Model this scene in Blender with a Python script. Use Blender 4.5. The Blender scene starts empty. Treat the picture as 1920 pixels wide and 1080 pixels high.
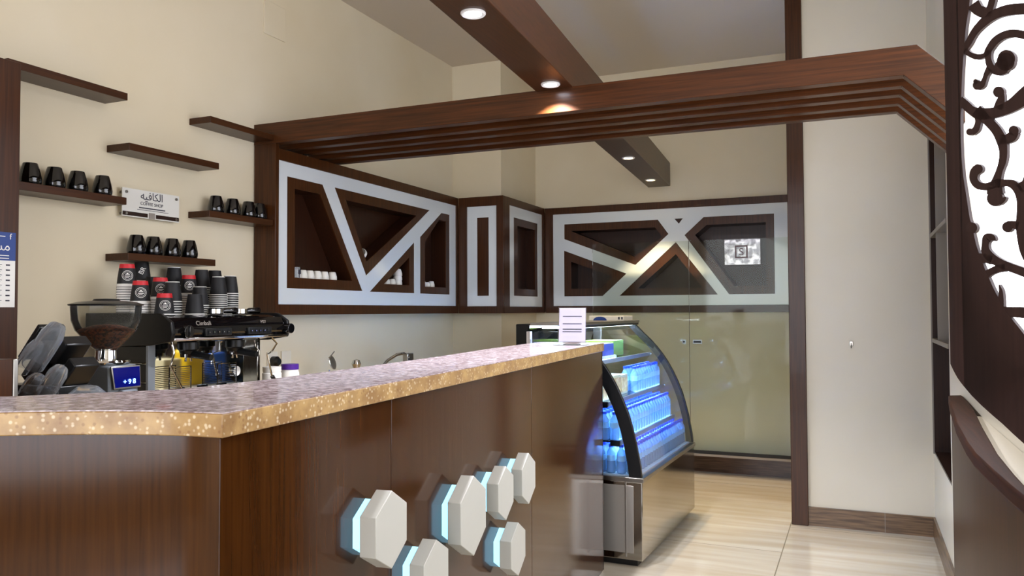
import bpy, bmesh, math, random
from mathutils import Vector, Matrix
random.seed(7)
S = bpy.context.scene
COL = S.collection
PI = math.pi

# ------------------------------------------------------------------ camera
CAM_YAW, CAM_PITCH, CAM_ROLL, F_PX, EYE = 0.408345, 0.0290425, -0.0038935, 1501.57, 1.30
cd = bpy.data.cameras.new('camera'); cam = bpy.data.objects.new('camera', cd); COL.objects.link(cam)
fwd = Vector((-math.sin(CAM_YAW) * math.cos(CAM_PITCH), math.cos(CAM_YAW) * math.cos(CAM_PITCH), math.sin(CAM_PITCH)))
rgt = Vector((math.cos(CAM_YAW), math.sin(CAM_YAW), 0)); upv = rgt.cross(fwd)
r2 = rgt * math.cos(CAM_ROLL) + upv * math.sin(CAM_ROLL)
u2 = -rgt * math.sin(CAM_ROLL) + upv * math.cos(CAM_ROLL)
cam.matrix_world = Matrix(((r2.x, u2.x, -fwd.x, 0), (r2.y, u2.y, -fwd.y, 0), (r2.z, u2.z, -fwd.z, EYE), (0, 0, 0, 1)))
cd.sensor_width = 36; cd.lens = 36 * F_PX / 1920; cd.clip_start = 0.03
S.camera = cam

# ------------------------------------------------------------------ world, exposure
W = bpy.data.worlds.new('daylight'); S.world = W; W.use_nodes = True
bg = W.node_tree.nodes['Background']
bg.inputs[0].default_value = (0.90, 0.92, 1.0, 1); bg.inputs[1].default_value = 3.0
S.view_settings.view_transform = 'Standard'; S.view_settings.look = 'None'
S.view_settings.gamma = 1; S.view_settings.use_curve_mapping = False
S.view_settings.exposure = 0.97

# ------------------------------------------------------------------ helpers
def lin(h):
    c = [int(h[i:i + 2], 16) / 255 for i in (0, 2, 4)]
    return tuple(x / 12.92 if x <= .04045 else ((x + .055) / 1.055) ** 2.4 for x in c) + (1,)

def mat(name, col='808080', rough=.5, metal=0, emit=None, es=0, trans=0, ior=1.45, coat=0, spec=.5):
    m = bpy.data.materials.new(name); m.use_nodes = True
    b = m.node_tree.nodes['Principled BSDF']
    b.inputs['Base Color'].default_value = lin(col); b.inputs['Roughness'].default_value = rough
    b.inputs['Metallic'].default_value = metal; b.inputs['Transmission Weight'].default_value = trans
    b.inputs['IOR'].default_value = ior; b.inputs['Coat Weight'].default_value = coat
    b.inputs['Specular IOR Level'].default_value = spec
    if emit:
        b.inputs['Emission Color'].default_value = lin(emit); b.inputs['Emission Strength'].default_value = es
    return m

def noise_mix(m, c1, c2, scale=(1, 1, 1), nscale=5, detail=6, lo=.35, hi=.65, bump=0, rough=None):
    t = m.node_tree; b = t.nodes['Principled BSDF']
    tc = t.nodes.new('ShaderNodeTexCoord'); mp = t.nodes.new('ShaderNodeMapping'); nz = t.nodes.new('ShaderNodeTexNoise')
    cr = t.nodes.new('ShaderNodeValToRGB')
    t.links.new(tc.outputs['Object'], mp.inputs[0]); t.links.new(mp.outputs[0], nz.inputs['Vector'])
    mp.inputs['Scale'].default_value = scale; nz.inputs['Scale'].default_value = nscale; nz.inputs['Detail'].default_value = detail
    cr.color_ramp.elements[0].position = lo; cr.color_ramp.elements[1].position = hi
    cr.color_ramp.elements[0].color = lin(c1); cr.color_ramp.elements[1].color = lin(c2)
    t.links.new(nz.outputs['Fac'], cr.inputs[0]); t.links.new(cr.outputs[0], b.inputs['Base Color'])
    if bump:
        bn = t.nodes.new('ShaderNodeBump'); bn.inputs['Strength'].default_value = bump; bn.inputs['Distance'].default_value = .002
        t.links.new(nz.outputs['Fac'], bn.inputs['Height']); t.links.new(bn.outputs[0], b.inputs['Normal'])
    return nz

def wood(name, c1, c2, axis, rough=.3, coat=.15, spec=.3):
    m = mat(name, rough=rough, coat=coat, spec=spec); s = [120, 120, 120]; s['xyz'.index(axis)] = 4.0
    noise_mix(m, c1, c2, tuple(s), 1.0, 5, .22, .82)
    return m

def thin_glass(name, tint='ffffff', gloss='ffffff', ior=1.5, haze=0.0, hazecol='ffffff'):
    m = bpy.data.materials.new(name); m.use_nodes = True; t = m.node_tree; t.nodes.clear()
    o = t.nodes.new('ShaderNodeOutputMaterial'); tr = t.nodes.new('ShaderNodeBsdfTransparent'); gl = t.nodes.new('ShaderNodeBsdfGlossy')
    fr = t.nodes.new('ShaderNodeFresnel'); mx = t.nodes.new('ShaderNodeMixShader')
    tr.inputs[0].default_value = lin(tint); gl.inputs[0].default_value = lin(gloss); gl.inputs['Roughness'].default_value = .03
    fr.inputs[0].default_value = ior
    t.links.new(fr.outputs[0], mx.inputs[0]); t.links.new(tr.outputs[0], mx.inputs[1]); t.links.new(gl.outputs[0], mx.inputs[2])
    last = mx
    if haze:
        df = t.nodes.new('ShaderNodeBsdfDiffuse'); df.inputs[0].default_value = lin(hazecol); m2 = t.nodes.new('ShaderNodeMixShader')
        m2.inputs[0].default_value = haze
        t.links.new(mx.outputs[0], m2.inputs[1]); t.links.new(df.outputs[0], m2.inputs[2]); last = m2
    t.links.new(last.outputs[0], o.inputs[0])
    return m

WH, WL = '5E3218', '3A1B0C'
M_wz = wood('wood_vertical_grain', '2C1608', '4E2B11', 'z', .28, .05)
M_wx = wood('wood_cross_grain', '2C1709', '572F13', 'x', .32, .05)
M_wy = wood('wood_long_grain', '2A1609', '4A2912', 'y', .32, .05)
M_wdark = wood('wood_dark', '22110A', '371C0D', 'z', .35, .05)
M_screenw = wood('wood_screen', '2A1C1A', '3C2926', 'z', .5, 0)
M_counterw = wood('wood_counter', '301806', '4A290D', 'z', .11, 0, .4)
M_deskw = wood('wood_desk', '26140A', '3F2211', 'z', .38, 0, .15)
M_railw = wood('wood_rail', '26120B', '402112', 'y', .6, 0, .12)
M_wall = mat('cream_paint', 'DACFB6', .75); noise_mix(M_wall, 'D7CBAF', 'DDD3BB', (1, 1, 1), 1.2, 3)
M_wallr = mat('pale_paint', 'D8D2C4', .35); noise_mix(M_wallr, 'DAD3C2', 'E0DACB', (1, 1, 1), 1.5, 3)
M_ceil = mat('ceiling_paint', 'CFC5B8', .8)
M_white = mat('white_gloss_panel', 'D3DADF', .12, coat=.5)
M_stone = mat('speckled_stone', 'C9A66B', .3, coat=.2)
M_steel = mat('stainless_steel', 'B8B4AC', .1, 1)
M_brush = mat('brushed_steel', 'A5A19A', .28, 1)
M_endp = mat('satin_steel_plate', 'BDB9B2', .3, .7)
M_chrome = mat('chrome', 'D8D8D8', .06, 1)
M_mirror = mat('polished_splash', 'CDD2D4', .05, 1)
M_black = mat('black_plastic', '0C0D0F', .3)
M_blackg = mat('black_gloss', '08080A', .06, coat=.5)
M_blackm = mat('black_paper', '17171A', .6)
M_whitep = mat('white_paper', 'E6E4DF', .6)
M_red = mat('red_paper', 'C01E28', .5)
M_grey = mat('grey_painted_metal', '6C7278', .4)
M_glass = thin_glass('clear_glass')
M_doorg = thin_glass('door_glass', 'F6F8F4', 'FFFFFF', 1.18)
M_caseg = thin_glass('case_glass', 'F4FAFF', 'FFFFFF', 1.45)
M_hop = thin_glass('hopper_plastic', 'E6E6E2', 'FFFFFF', 1.25, .02, 'C0C0BC')
M_lid = thin_glass('clear_lid_plastic', 'EEF0F2', 'FFFFFF', 1.35, .10, 'D4DAE2')
M_hex = mat('matte_white_block', 'C2C1B8', .45)
M_porc = mat('white_porcelain', 'E9E5DC', .2)
M_led = mat('blue_led', '4060FF', .5, emit='A0D0FF', es=26)
M_ledw = mat('white_led', 'FFFFFF', .5, emit='E8F4FF', es=10)
M_cyan = mat('cyan_backlight', 'A0E8FF', .5, emit='9ADCFF', es=.85)
M_cool = mat('cool_lamp', 'FFFFFF', .5, emit='E9F0FF', es=14)
M_warm = mat('warm_lamp', 'FFFFFF', .5, emit='FFD9A0', es=14)
M_trim = mat('lamp_trim', 'DADADA', .3)
M_beans = mat('coffee_beans', '3A1A0C', .5); noise_mix(M_beans, '1F0D06', '6A3418', (1, 1, 1), 110, 2, .4, .6, bump=.4)
M_water = thin_glass('water_bottle_plastic', 'D0ECFF', 'FFFFFF', 1.4, .36, 'CDEBFF')
M_cap = mat('blue_cap', '2A48C8', .35)
M_paper = mat('menu_paper', 'B9B3CC', .6)
M_ink = mat('dark_ink', '2A2A38', .6)
M_gold = mat('pastry', 'D9A662', .6); noise_mix(M_gold, 'B97B3A', 'E8C080', (1, 1, 1), 30, 3)
M_card = mat('carton', 'D8C89A', .6)
M_foil = mat('silver_foil', 'D8D4DC', .18, .8); noise_mix(M_foil, '6E6A70', 'B4AEB4', (1, 1, 1), 22, 4, .4, .6, bump=1.0)
M_foilink = mat('maroon_ink', '5E2630', .5)
M_purple = mat('purple_lid', '4A1C8A', .35)
M_blue = mat('poster_blue', '16387E', .4)
M_base = mat('skirting_tile', '6A5038', .3); noise_mix(M_base, '4C3725', '85694D', (2.5, 2.5, 40), 2.2, 6, .35, .7)
M_based = mat('skirting_dark', '4E3527', .25); noise_mix(M_based, '38241A', '5E4333', (2.5, 2.5, 40), 2.2, 6, .35, .7)
M_navy = mat('navy_lining', '1E1E30', .4)
M_greyed = mat('grey_edging', '8C847C', .4)
M_dspl = mat('display_blue', '04061E', .1, emit='0212A0', es=.22)
M_dlit = mat('display_digits', '80A8FF', .3, emit='5C8CFF', es=6)
M_bag = mat('yellow_bag', 'E8BE20', .35)
M_bagb = mat('blue_packet', '2F66C8', .35)
M_sign = mat('acrylic_sign', 'D9D8D2', .15)
M_signb = mat('sign_band', '2A1810', .3)
M_bark = mat('sealant', '2A2420', .5)
M_green = mat('green_packet', '7D9A3C', .4)

# speckles in stone
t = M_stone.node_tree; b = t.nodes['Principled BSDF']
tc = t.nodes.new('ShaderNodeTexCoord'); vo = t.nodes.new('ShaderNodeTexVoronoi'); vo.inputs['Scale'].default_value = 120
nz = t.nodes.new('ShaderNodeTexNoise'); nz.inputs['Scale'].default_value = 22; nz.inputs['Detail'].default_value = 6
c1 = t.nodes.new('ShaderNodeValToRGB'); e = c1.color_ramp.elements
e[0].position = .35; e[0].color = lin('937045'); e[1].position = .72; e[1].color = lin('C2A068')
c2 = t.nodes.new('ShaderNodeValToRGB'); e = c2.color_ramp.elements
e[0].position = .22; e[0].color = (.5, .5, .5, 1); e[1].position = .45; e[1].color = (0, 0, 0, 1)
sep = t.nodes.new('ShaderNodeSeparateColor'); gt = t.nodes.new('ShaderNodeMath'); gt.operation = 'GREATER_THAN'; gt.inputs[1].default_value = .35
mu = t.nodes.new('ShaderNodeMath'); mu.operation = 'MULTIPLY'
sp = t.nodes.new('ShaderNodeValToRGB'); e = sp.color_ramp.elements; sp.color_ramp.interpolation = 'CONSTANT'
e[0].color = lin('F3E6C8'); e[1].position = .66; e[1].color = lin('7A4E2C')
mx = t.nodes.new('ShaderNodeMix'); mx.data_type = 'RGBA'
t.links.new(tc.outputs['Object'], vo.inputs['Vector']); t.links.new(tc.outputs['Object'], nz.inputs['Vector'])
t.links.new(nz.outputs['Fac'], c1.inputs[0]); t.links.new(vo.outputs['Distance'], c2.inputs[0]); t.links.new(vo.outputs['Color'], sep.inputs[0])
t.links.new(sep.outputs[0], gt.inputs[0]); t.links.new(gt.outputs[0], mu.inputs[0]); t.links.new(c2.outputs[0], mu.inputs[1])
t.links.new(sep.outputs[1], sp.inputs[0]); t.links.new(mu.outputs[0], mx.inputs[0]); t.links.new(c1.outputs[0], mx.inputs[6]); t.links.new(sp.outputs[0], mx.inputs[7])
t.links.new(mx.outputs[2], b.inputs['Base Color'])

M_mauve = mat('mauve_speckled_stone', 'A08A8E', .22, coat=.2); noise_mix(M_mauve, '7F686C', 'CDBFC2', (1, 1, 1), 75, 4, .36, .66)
# floor tile
M_floor = mat('floor_tile', 'CFC8BA', .09, coat=.3)
t = M_floor.node_tree; b = t.nodes['Principled BSDF']
tc = t.nodes.new('ShaderNodeTexCoord'); mp = t.nodes.new('ShaderNodeMapping'); br = t.nodes.new('ShaderNodeTexBrick')
mp.inputs['Rotation'].default_value = (0, 0, PI / 2); mp.inputs['Location'].default_value = (-4.64 + 1.64 * 2.0, .298 - 0.0, 0)
br.inputs['Scale'].default_value = 1; br.inputs['Brick Width'].default_value = 1.64; br.inputs['Row Height'].default_value = 1.07
br.inputs['Mortar Size'].default_value = .003; br.inputs['Mortar Smooth'].default_value = .1; br.offset = .333
br.inputs['Color1'].default_value = lin('D2CABB'); br.inputs['Color2'].default_value = lin('CDC5B6'); br.inputs['Mortar'].default_value = lin('8E8576')
nz = t.nodes.new('ShaderNodeTexNoise'); mp2 = t.nodes.new('ShaderNodeMapping'); mp2.inputs['Scale'].default_value = (.9, 9, 1)
nz.inputs['Scale'].default_value = 1.3; nz.inputs['Detail'].default_value = 6
cr = t.nodes.new('ShaderNodeValToRGB'); e = cr.color_ramp.elements; e[0].position = .35; e[0].color = lin('E6DFD4'); e[1].position = .7; e[1].color = (1, 1, 1, 1)
mx = t.nodes.new('ShaderNodeMix'); mx.data_type = 'RGBA'; mx.blend_type = 'MULTIPLY'; mx.inputs[0].default_value = 1
t.links.new(tc.outputs['Object'], mp.inputs[0]); t.links.new(mp.outputs[0], br.inputs['Vector'])
t.links.new(tc.outputs['Object'], mp2.inputs[0]); t.links.new(mp2.outputs[0], nz.inputs['Vector']); t.links.new(nz.outputs['Fac'], cr.inputs[0])
t.links.new(br.outputs['Color'], mx.inputs[6]); t.links.new(cr.outputs[0], mx.inputs[7]); t.links.new(mx.outputs[2], b.inputs['Base Color'])

class G:
    """geometry collector, world coordinates"""
    def __init__(s): s.v = []; s.f = []; s.m = []
    def add(s, vs, fs, mi=0):
        n = len(s.v); s.v += [Vector(p) for p in vs]; s.f += [tuple(i + n for i in f) for f in fs]; s.m += [mi] * len(fs); return s
    def box(s, x0, x1, y0, y1, z0, z1, mi=0):
        vs = [(x, y, z) for z in (z0, z1) for y in (y0, y1) for x in (x0, x1)]
        return s.add(vs, [(0, 2, 3, 1), (4, 5, 7, 6), (0, 1, 5, 4), (2, 6, 7, 3), (0, 4, 6, 2), (1, 3, 7, 5)], mi)
    def prism(s, poly, vec, mi=0):
        n = len(poly); vec = Vector(vec); a = [Vector(p) for p in poly]
        return s.add(a + [p + vec for p in a], [tuple(range(n))[::-1], tuple(range(n, 2 * n))] + [(i, (i + 1) % n, (i + 1) % n + n, i + n) for i in range(n)], mi)
    def lathe(s, prof, c=(0, 0, 0), n=24, ax='z', mi=0, mis=None, open_=False):
        c = Vector(c); vs = []; fs = []; ms = []
        for r, h in prof:
            for k in range(n):
                a = 2 * PI * k / n; x, y = r * math.cos(a), r * math.sin(a)
                vs.append(c + Vector({'z': (x, y, h), 'x': (h, x, y), 'y': (y, h, x)}[ax]))
        for i in range(len(prof) - 1):
            for k in range(n):
                fs.append((i * n + k, i * n + (k + 1) % n, (i + 1) * n + (k + 1) % n, (i + 1) * n + k)); ms.append(mis[i] if mis else mi)
        L = (len(prof) - 1) * n
        if prof[0] == prof[-1] or open_: pass
        elif prof[0][0] > 1e-5: fs.append(tuple(range(n))[::-1]); ms.append(mis[0] if mis else mi)
        if not open_ and prof[0] != prof[-1] and prof[-1][0] > 1e-5: fs.append(tuple(range(L, L + n))); ms.append(mis[-1] if mis else mi)
        b = len(s.v); s.v += vs; s.f += [tuple(i + b for i in f) for f in fs]; s.m += ms; return s
    def cyl(s, c, r, h, ax='z', n=24, mi=0): return s.lathe([(r, 0), (r, h)], c, n, ax, mi)
    def tube(s, pts, r, n=10, mi=0):
        pts = [Vector(p) for p in pts]; rs = r if isinstance(r, (list, tuple)) else [r] * len(pts); vs = []; fs = []; prev = None
        for i, p in enumerate(pts):
            d = (pts[min(i + 1, len(pts) - 1)] - pts[max(i - 1, 0)]).normalized()
            a = prev if prev is not None else (Vector((0, 0, 1)) if abs(d.z) < .9 else Vector((1, 0, 0)))
            a = (a - d * a.dot(d)).normalized(); prev = a; b = d.cross(a)
            for k in range(n):
                q = 2 * PI * k / n; vs.append(p + (a * math.cos(q) + b * math.sin(q)) * rs[i])
        for i in range(len(pts) - 1):
            for k in range(n): fs.append((i * n + k, i * n + (k + 1) % n, (i + 1) * n + (k + 1) % n, (i + 1) * n + k))
        L = (len(pts) - 1) * n; fs += [tuple(range(n))[::-1], tuple(range(L, L + n))]
        return s.add(vs, fs, mi)
    def plate(s, outer, holes, th, f3, mi=0):
        """flat plate with cut-outs; f3(u, v, w) maps to the world, w from 0 to th"""
        cu = bpy.data.curves.new('tmp', 'CURVE'); cu.dimensions = '2D'; cu.fill_mode = 'BOTH'; cu.extrude = th / 2
        for poly in [outer] + list(holes):
            sp = cu.splines.new('POLY'); sp.points.add(len(poly) - 1); sp.use_cyclic_u = True
            for i, p in enumerate(poly): sp.points[i].co = (p[0], p[1], 0, 1)
        ob = bpy.data.objects.new('tmp', cu); me = ob.to_mesh()
        vs = [f3(v.co.x, v.co.y, v.co.z + th / 2) for v in me.vertices]; fs = [tuple(p.vertices) for p in me.polygons]
        ob.to_mesh_clear(); bpy.data.objects.remove(ob); bpy.data.curves.remove(cu)
        return s.add(vs, fs, mi)
    def text(s, body, size, p, r, u, depth=.001, mi=0, align='CENTER'):
        cu = bpy.data.curves.new('tmp', 'FONT'); cu.body = body; cu.size = size; cu.extrude = depth / 2; cu.align_x = align
        ob = bpy.data.objects.new('tmp', cu); COL.objects.link(ob); bpy.context.view_layer.update()
        me = ob.to_mesh(); p = Vector(p); r = Vector(r).normalized(); u = Vector(u).normalized(); n = r.cross(u)
        vs = [p + r * v.co.x + u * v.co.y + n * v.co.z for v in me.vertices]; fs = [tuple(q.vertices) for q in me.polygons]
        ob.to_mesh_clear(); bpy.data.objects.remove(ob); bpy.data.curves.remove(cu)
        return s.add(vs, fs, mi)
    def xf(s, mtx): s.v = [mtx @ v for v in s.v]; return s
    def build(s, name, mats, parent=None, bevel=0, smooth=30):
        me = bpy.data.meshes.new(name)
        org = Vector((0, 0, 0))
        if parent is None:
            xs, ys, zs = zip(*[tuple(v) for v in s.v]); org = Vector(((min(xs) + max(xs)) / 2, (min(ys) + max(ys)) / 2, min(zs)))
        else:
            q = parent
            while q: org += Vector(q.location); q = q.parent
        me.from_pydata([v - org for v in s.v], [], s.f); me.validate(verbose=False)
        bm = bmesh.new(); bm.from_mesh(me); bmesh.ops.remove_doubles(bm, verts=bm.verts, dist=1e-6)
        bmesh.ops.recalc_face_normals(bm, faces=bm.faces); bm.to_mesh(me); bm.free()
        for m_ in (mats if isinstance(mats, (list, tuple)) else [mats]): me.materials.append(m_)
        if len(me.polygons) == len(s.m):
            for p_, i in zip(me.polygons, s.m): p_.material_index = i
        for p_ in me.polygons: p_.use_smooth = True
        me.set_sharp_from_angle(angle=math.radians(smooth))
        o = bpy.data.objects.new(name, me); COL.objects.link(o)
        if parent is None: o.location = org
        else: o.parent = parent
        if bevel:
            md = o.modifiers.new('bevel', 'BEVEL'); md.width = bevel; md.segments = 2; md.limit_method = 'ANGLE'; md.angle_limit = math.radians(40)
        return o

def tag(o, label, cat, group=None, kind=None):
    o['label'] = label; o['category'] = cat
    if group: o['group'] = group
    if kind: o['kind'] = kind
    return o
def struct(o, label=None):
    o['kind'] = 'structure'
    if label: o['label'] = label
    return o
def thing(name, loc, label, cat, group=None):
    o = bpy.data.objects.new(name, None); COL.objects.link(o); o.location = loc; o.empty_display_size = .05
    return tag(o, label, cat, group)
def clone(root, loc, label, rz=0, group=None):
    def rec(o, par):
        c = o.copy(); COL.objects.link(c)
        if par: c.parent = par
        for ch in list(o.children): rec(ch, c)
        return c
    r = rec(root, None); r.location = loc; r.rotation_euler = (0, 0, rz); r['label'] = label
    if group: r['group'] = group
    return r
ORD = ['first', 'second', 'third', 'fourth', 'fifth', 'sixth', 'seventh', 'eighth', 'ninth', 'tenth', 'eleventh', 'twelfth', 'thirteenth', 'fourteenth', 'fifteenth',
       'sixteenth', 'seventeenth', 'eighteenth', 'nineteenth', 'twentieth', 'twenty-first', 'twenty-second']

# ------------------------------------------------------------------ the room
XW, YB, ZC = -3.066, 6.61, 3.33
struct(G().box(-4.2, 4, -6, 8, -.1, 0).build('floor', M_floor))
struct(G().box(XW - .2, .5, -3.2, 7.2, ZC, ZC + .15).box(.5, 2.4, -3.2, 1.25, ZC, ZC + .15).build('ceiling', M_ceil))
struct(G().box(XW - .2, XW, -3.2, 7.2, 0, ZC).build('wall_left', M_wall))
g = G().box(XW, -.36, YB, YB + .25, 0, 1.30).box(XW, -.36, YB, YB + .25, 2.17, ZC).box(XW, -.36, YB + .2, YB + .25, 1.3, 2.17)
struct(g.build('wall_back', M_wall))
struct(G().box(XW, -2.627, 5.858, YB, 0, ZC).build('wall_column', M_wall))
struct(G().box(-.39, .50, 5.2, 7.2, 0, ZC).build('wall_right', M_wallr))
# side wall on the right, with the shelf niche and a window
g = G()
NY0, NY1, NZ0, NZ1 = 4.25, 5.17, .48, 2.30
WY0, WY1, WZ0, WZ1 = 1.3, 4.1, 1.13, 3.15
g.box(.385, .50, WY1, 5.2, 0, NZ0).box(.385, .50, WY1, 5.2, NZ1, ZC).box(.385, .50, NY1, 5.2, NZ0, NZ1).box(.385, .50, WY1, NY0, NZ0, NZ1)
g.box(.385, .43, WY0 - .2, WY1, 0, WZ0).box(.385, .43, WY0 - .2, WY1, WZ1, ZC).box(.385, .43, WY0 - .2, WY0, WZ0, WZ1).box(.485, .50, NY0, NY1, NZ0, NZ1)
struct(g.build('wall_side', M_wallr))
struct(G().box(.39, .425, WY0, WY1, WZ0, WZ0 + .03).box(.39, .425, WY0, WY1, WZ1 - .04, WZ1).build('window_1', M_greyed))
# wall behind the camera with a broad shop window
g = G().box(XW, 2.2, -3.2, -3.0, 0, .3).box(XW, 2.2, -3.2, -3.0, 3.0, ZC).box(XW, XW + .3, -3.2, -3.0, .3, 3.0).box(1.9, 2.2, -3.2, -3.0, .3, 3.0)
struct(g.build('wall_rear', M_wall))

struct(G().box(2.2, 2.4, -3.2, 1.1, 0, ZC).box(.43, 2.4, 1.1, 1.25, 0, ZC).build('wall_unseen_blocker', M_wallr))  # unseen wall, added to cut the daylight coming in from the right
# skirtings
struct(G().box(-.30, .385, 5.188, 5.2, 0, .112).box(.373, .385, 4.1, 5.19, 0, .112).build('baseboard_right', M_base), 'brown wood-look tile skirting along the pale right wall')
struct(G().box(.121, .124, 5.1865, 5.19, 0, .112).build('trim_1', M_greyed), 'thin grout joint in the right skirting')
struct(G().box(-2.6, -.36, 6.595, YB, 0, .16).build('baseboard_back', M_based), 'dark tile skirting under the glass doors')
tag(G().box(-.393, -.297, 5.17, 5.199, 0, ZC).build('wooden_post', M_wz, bevel=.003), 'tall brown wooden post from floor to ceiling at the edge of the pale right wall', 'post')

# niche in the side wall
n = thing('wall_niche', (.47, 4.7, NZ0), 'tall dark recessed shelf niche with grey edges in the side wall behind the screen', 'shelf')
G().box(.475, .484, NY0, NY1, NZ0, NZ1).build('back_panel', M_navy, n)
G().box(.385, .475, NY1 - .012, NY1, NZ0, NZ1).box(.385, .475, NY0, NY0 + .012, NZ0, NZ1).box(.385, .475, NY0, NY1, NZ0, NZ0 + .012).build('lining', M_wdark, n)
for z in (1.127, 1.72): G().box(.38, .475, NY0 + .012, NY1 - .012, z - .011, z + .011).build('niche_shelf', M_greyed, n)
G().box(.378, .40, NY0, NY1, NZ1 - .012, NZ1).box(.378, .39, NY1 - .008, NY1, NZ0, NZ1).build('edge_strip', M_greyed, n)
G().box(.383, .475, 4.80, 4.812, 1.138, NZ1 - .012).build('divider', M_greyed, n)

# ------------------------------------------------------------------ slatted canopy
cn = thing('slatted_canopy', (-1.4, 3.5, 2.2), 'long dark wooden canopy with parallel slats and chamfered right end spanning the bar', 'canopy')
prof = [(XW, 2.225), (.177, 2.225), (.385, 2.017), (.385, 2.18), (.225, 2.34), (XW, 2.34)]
G().prism([(x, 3.487, z) for x, z in prof], (0, .056, 0)).build('front_board', M_wx, cn, bevel=.002)
for y in (3.655, 3.80, 3.965, 4.12):
    G().prism([(x, y, z) for x, z in prof], (0, .053, 0)).build('slat', M_wx, cn, bevel=.002)

# ------------------------------------------------------------------ diagonal ceiling beam with downlights
BZ = 2.335
def beam_pt(y, side):  # side 0 left, 1 right
    return (-1.2962 - (y - 2.30) * .0724 + side * .186)
p = [(beam_pt(-2.9, 0), -2.9), (beam_pt(-2.9, 1), -2.9), (beam_pt(YB, 1), YB), (beam_pt(YB, 0), YB)]
tag(G().prism([(x, y, BZ) for x, y in p], (0, 0, .195)).build('wooden_beam', M_wy, bevel=.003),
    'long brown boxed beam running over the canopy to the back wall, set with four downlights', 'beam')
DL = [(-1.212, 2.471, 'cool', 'bright white round downlight nearest the viewer in the boxed beam'),
      (-1.274, 3.395, 'cool', 'bright white round downlight in the beam just in front of the canopy'),
      (-1.414, 5.257, 'warm', 'warm yellow round downlight in the beam just behind the canopy'),
      (-1.493, 6.217, 'warm', 'warm yellow round downlight closest to the back wall in the beam')]
for x, y, k, lab in DL:
    d = thing('downlight', (x, y, BZ - .004), lab, 'downlight', 'downlights in the boxed beam')
    G().lathe([(.030, -.001), (.040, -.004), (.044, 0), (.044, .004), (.030, .004), (.030, -.001)], (x, y, BZ - .004), 28).build('trim_ring', M_trim, d)
    G().cyl((x, y, BZ - .0045), .031, .003, n=24).build('lamp_face', M_cool if k == 'cool' else M_warm, d)
    L = bpy.data.lights.new('spot', 'SPOT'); L.energy = 75 if k == 'cool' else 55; L.color = (.92, .93, 1) if k == 'cool' else (1, .78, .5)
    L.spot_size = math.radians(115 if k == 'cool' else 80); L.spot_blend = .35; L.shadow_soft_size = .03
    lo = bpy.data.objects.new('spot', L); COL.objects.link(lo); lo.parent = d; lo.location = (0, 0, -.012)

# ------------------------------------------------------------------ wall cabinets
CZ0, CZ1 = 1.285, 2.203
def fx(X): return lambda u, v, w_: (X + w_, u, v)          # face towards +X, coords (y, z)
def fyy(Y): return lambda u, v, w_: (u, Y - w_, v)         # face towards -Y, coords (x, z)
def rect(a, b, c, d): return [(a, c), (b, c), (b, d), (a, d)]
def cabinet(f, root, outer, white, holes, inners, depth, tiny=()):
    """outer/white rects, niche outlines and the recess openings inside them"""
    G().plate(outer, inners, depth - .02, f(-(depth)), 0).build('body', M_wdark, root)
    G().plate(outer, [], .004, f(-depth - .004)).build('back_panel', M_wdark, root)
    G().plate(outer, [white], .020, f(-.02)).build('outer_frame', M_wz, root, bevel=.002)
    G().plate(white, list(holes) + list(tiny), .012, f(-.0195)).build('white_fascia', M_white, root, bevel=.001)
    for h_, i_ in zip(holes, inners):
        G().plate(h_, [i_], .008, f(-.0198)).build('niche_frame', M_wz, root)

N = dict(N1=[(3.597, 2.06), (3.923, 2.06), (4.341, 1.434), (3.597, 1.434)], N2=[(4.039, 2.06), (5.217, 2.055), (4.381, 1.534)],
         N3=[(4.995, 1.801), (4.995, 1.432), (4.425, 1.432)], N4=[(5.538, 2.055), (5.538, 1.432), (5.078, 1.432), (5.078, 1.844), (5.402, 2.055)],
         I1=[(3.668, 2.0), (3.9, 2.0), (4.232, 1.495), (3.668, 1.495)], I2=[(4.16, 1.998), (5.03, 1.994), (4.39, 1.625)],
         I3=[(4.928, 1.685), (4.928, 1.487), (4.60, 1.487)], I4=[(5.478, 1.998), (5.478, 1.484), (5.154, 1.484), (5.154, 1.815), (5.37, 1.998)])
def f_left(o): return fx(-2.916 + o)
c = thing('wall_cabinet', (-2.99, 4.58, CZ0), 'long brown display cabinet with white diagonal strips on the left wall', 'cabinet')
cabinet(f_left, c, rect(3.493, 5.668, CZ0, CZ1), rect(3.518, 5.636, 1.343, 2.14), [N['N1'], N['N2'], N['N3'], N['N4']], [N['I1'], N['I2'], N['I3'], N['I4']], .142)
G().box(-3.06, -2.913, 3.486, 3.515, CZ0, 2.225).build('end_panel', M_wz, c, bevel=.002)

def f_cf(o): return fyy(5.67 - o)
c = thing('column_cabinet', (-2.72, 5.75, CZ0), 'narrow white-framed brown panel cabinet wrapping the front of the column', 'cabinet')
G().box(-2.90, -2.63, 5.69, 5.856, CZ0 + .001, CZ1 - .001).build('body', M_wz, c)
G().plate(rect(-2.916, -2.527, CZ0, CZ1), [rect(-2.842, -2.585, 1.34, 2.128)], .02, f_cf(-.02)).build('outer_frame', M_wz, c, bevel=.002)
G().plate(rect(-2.842, -2.585, 1.34, 2.128), [rect(-2.756, -2.655, 1.422, 2.038)], .012, f_cf(-.0195)).build('white_fascia', M_white, c, bevel=.001)
G().plate(rect(-2.756, -2.655, 1.422, 2.038), [], .006, f_cf(-.0198)).build('centre_panel', M_wz, c)

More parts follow.
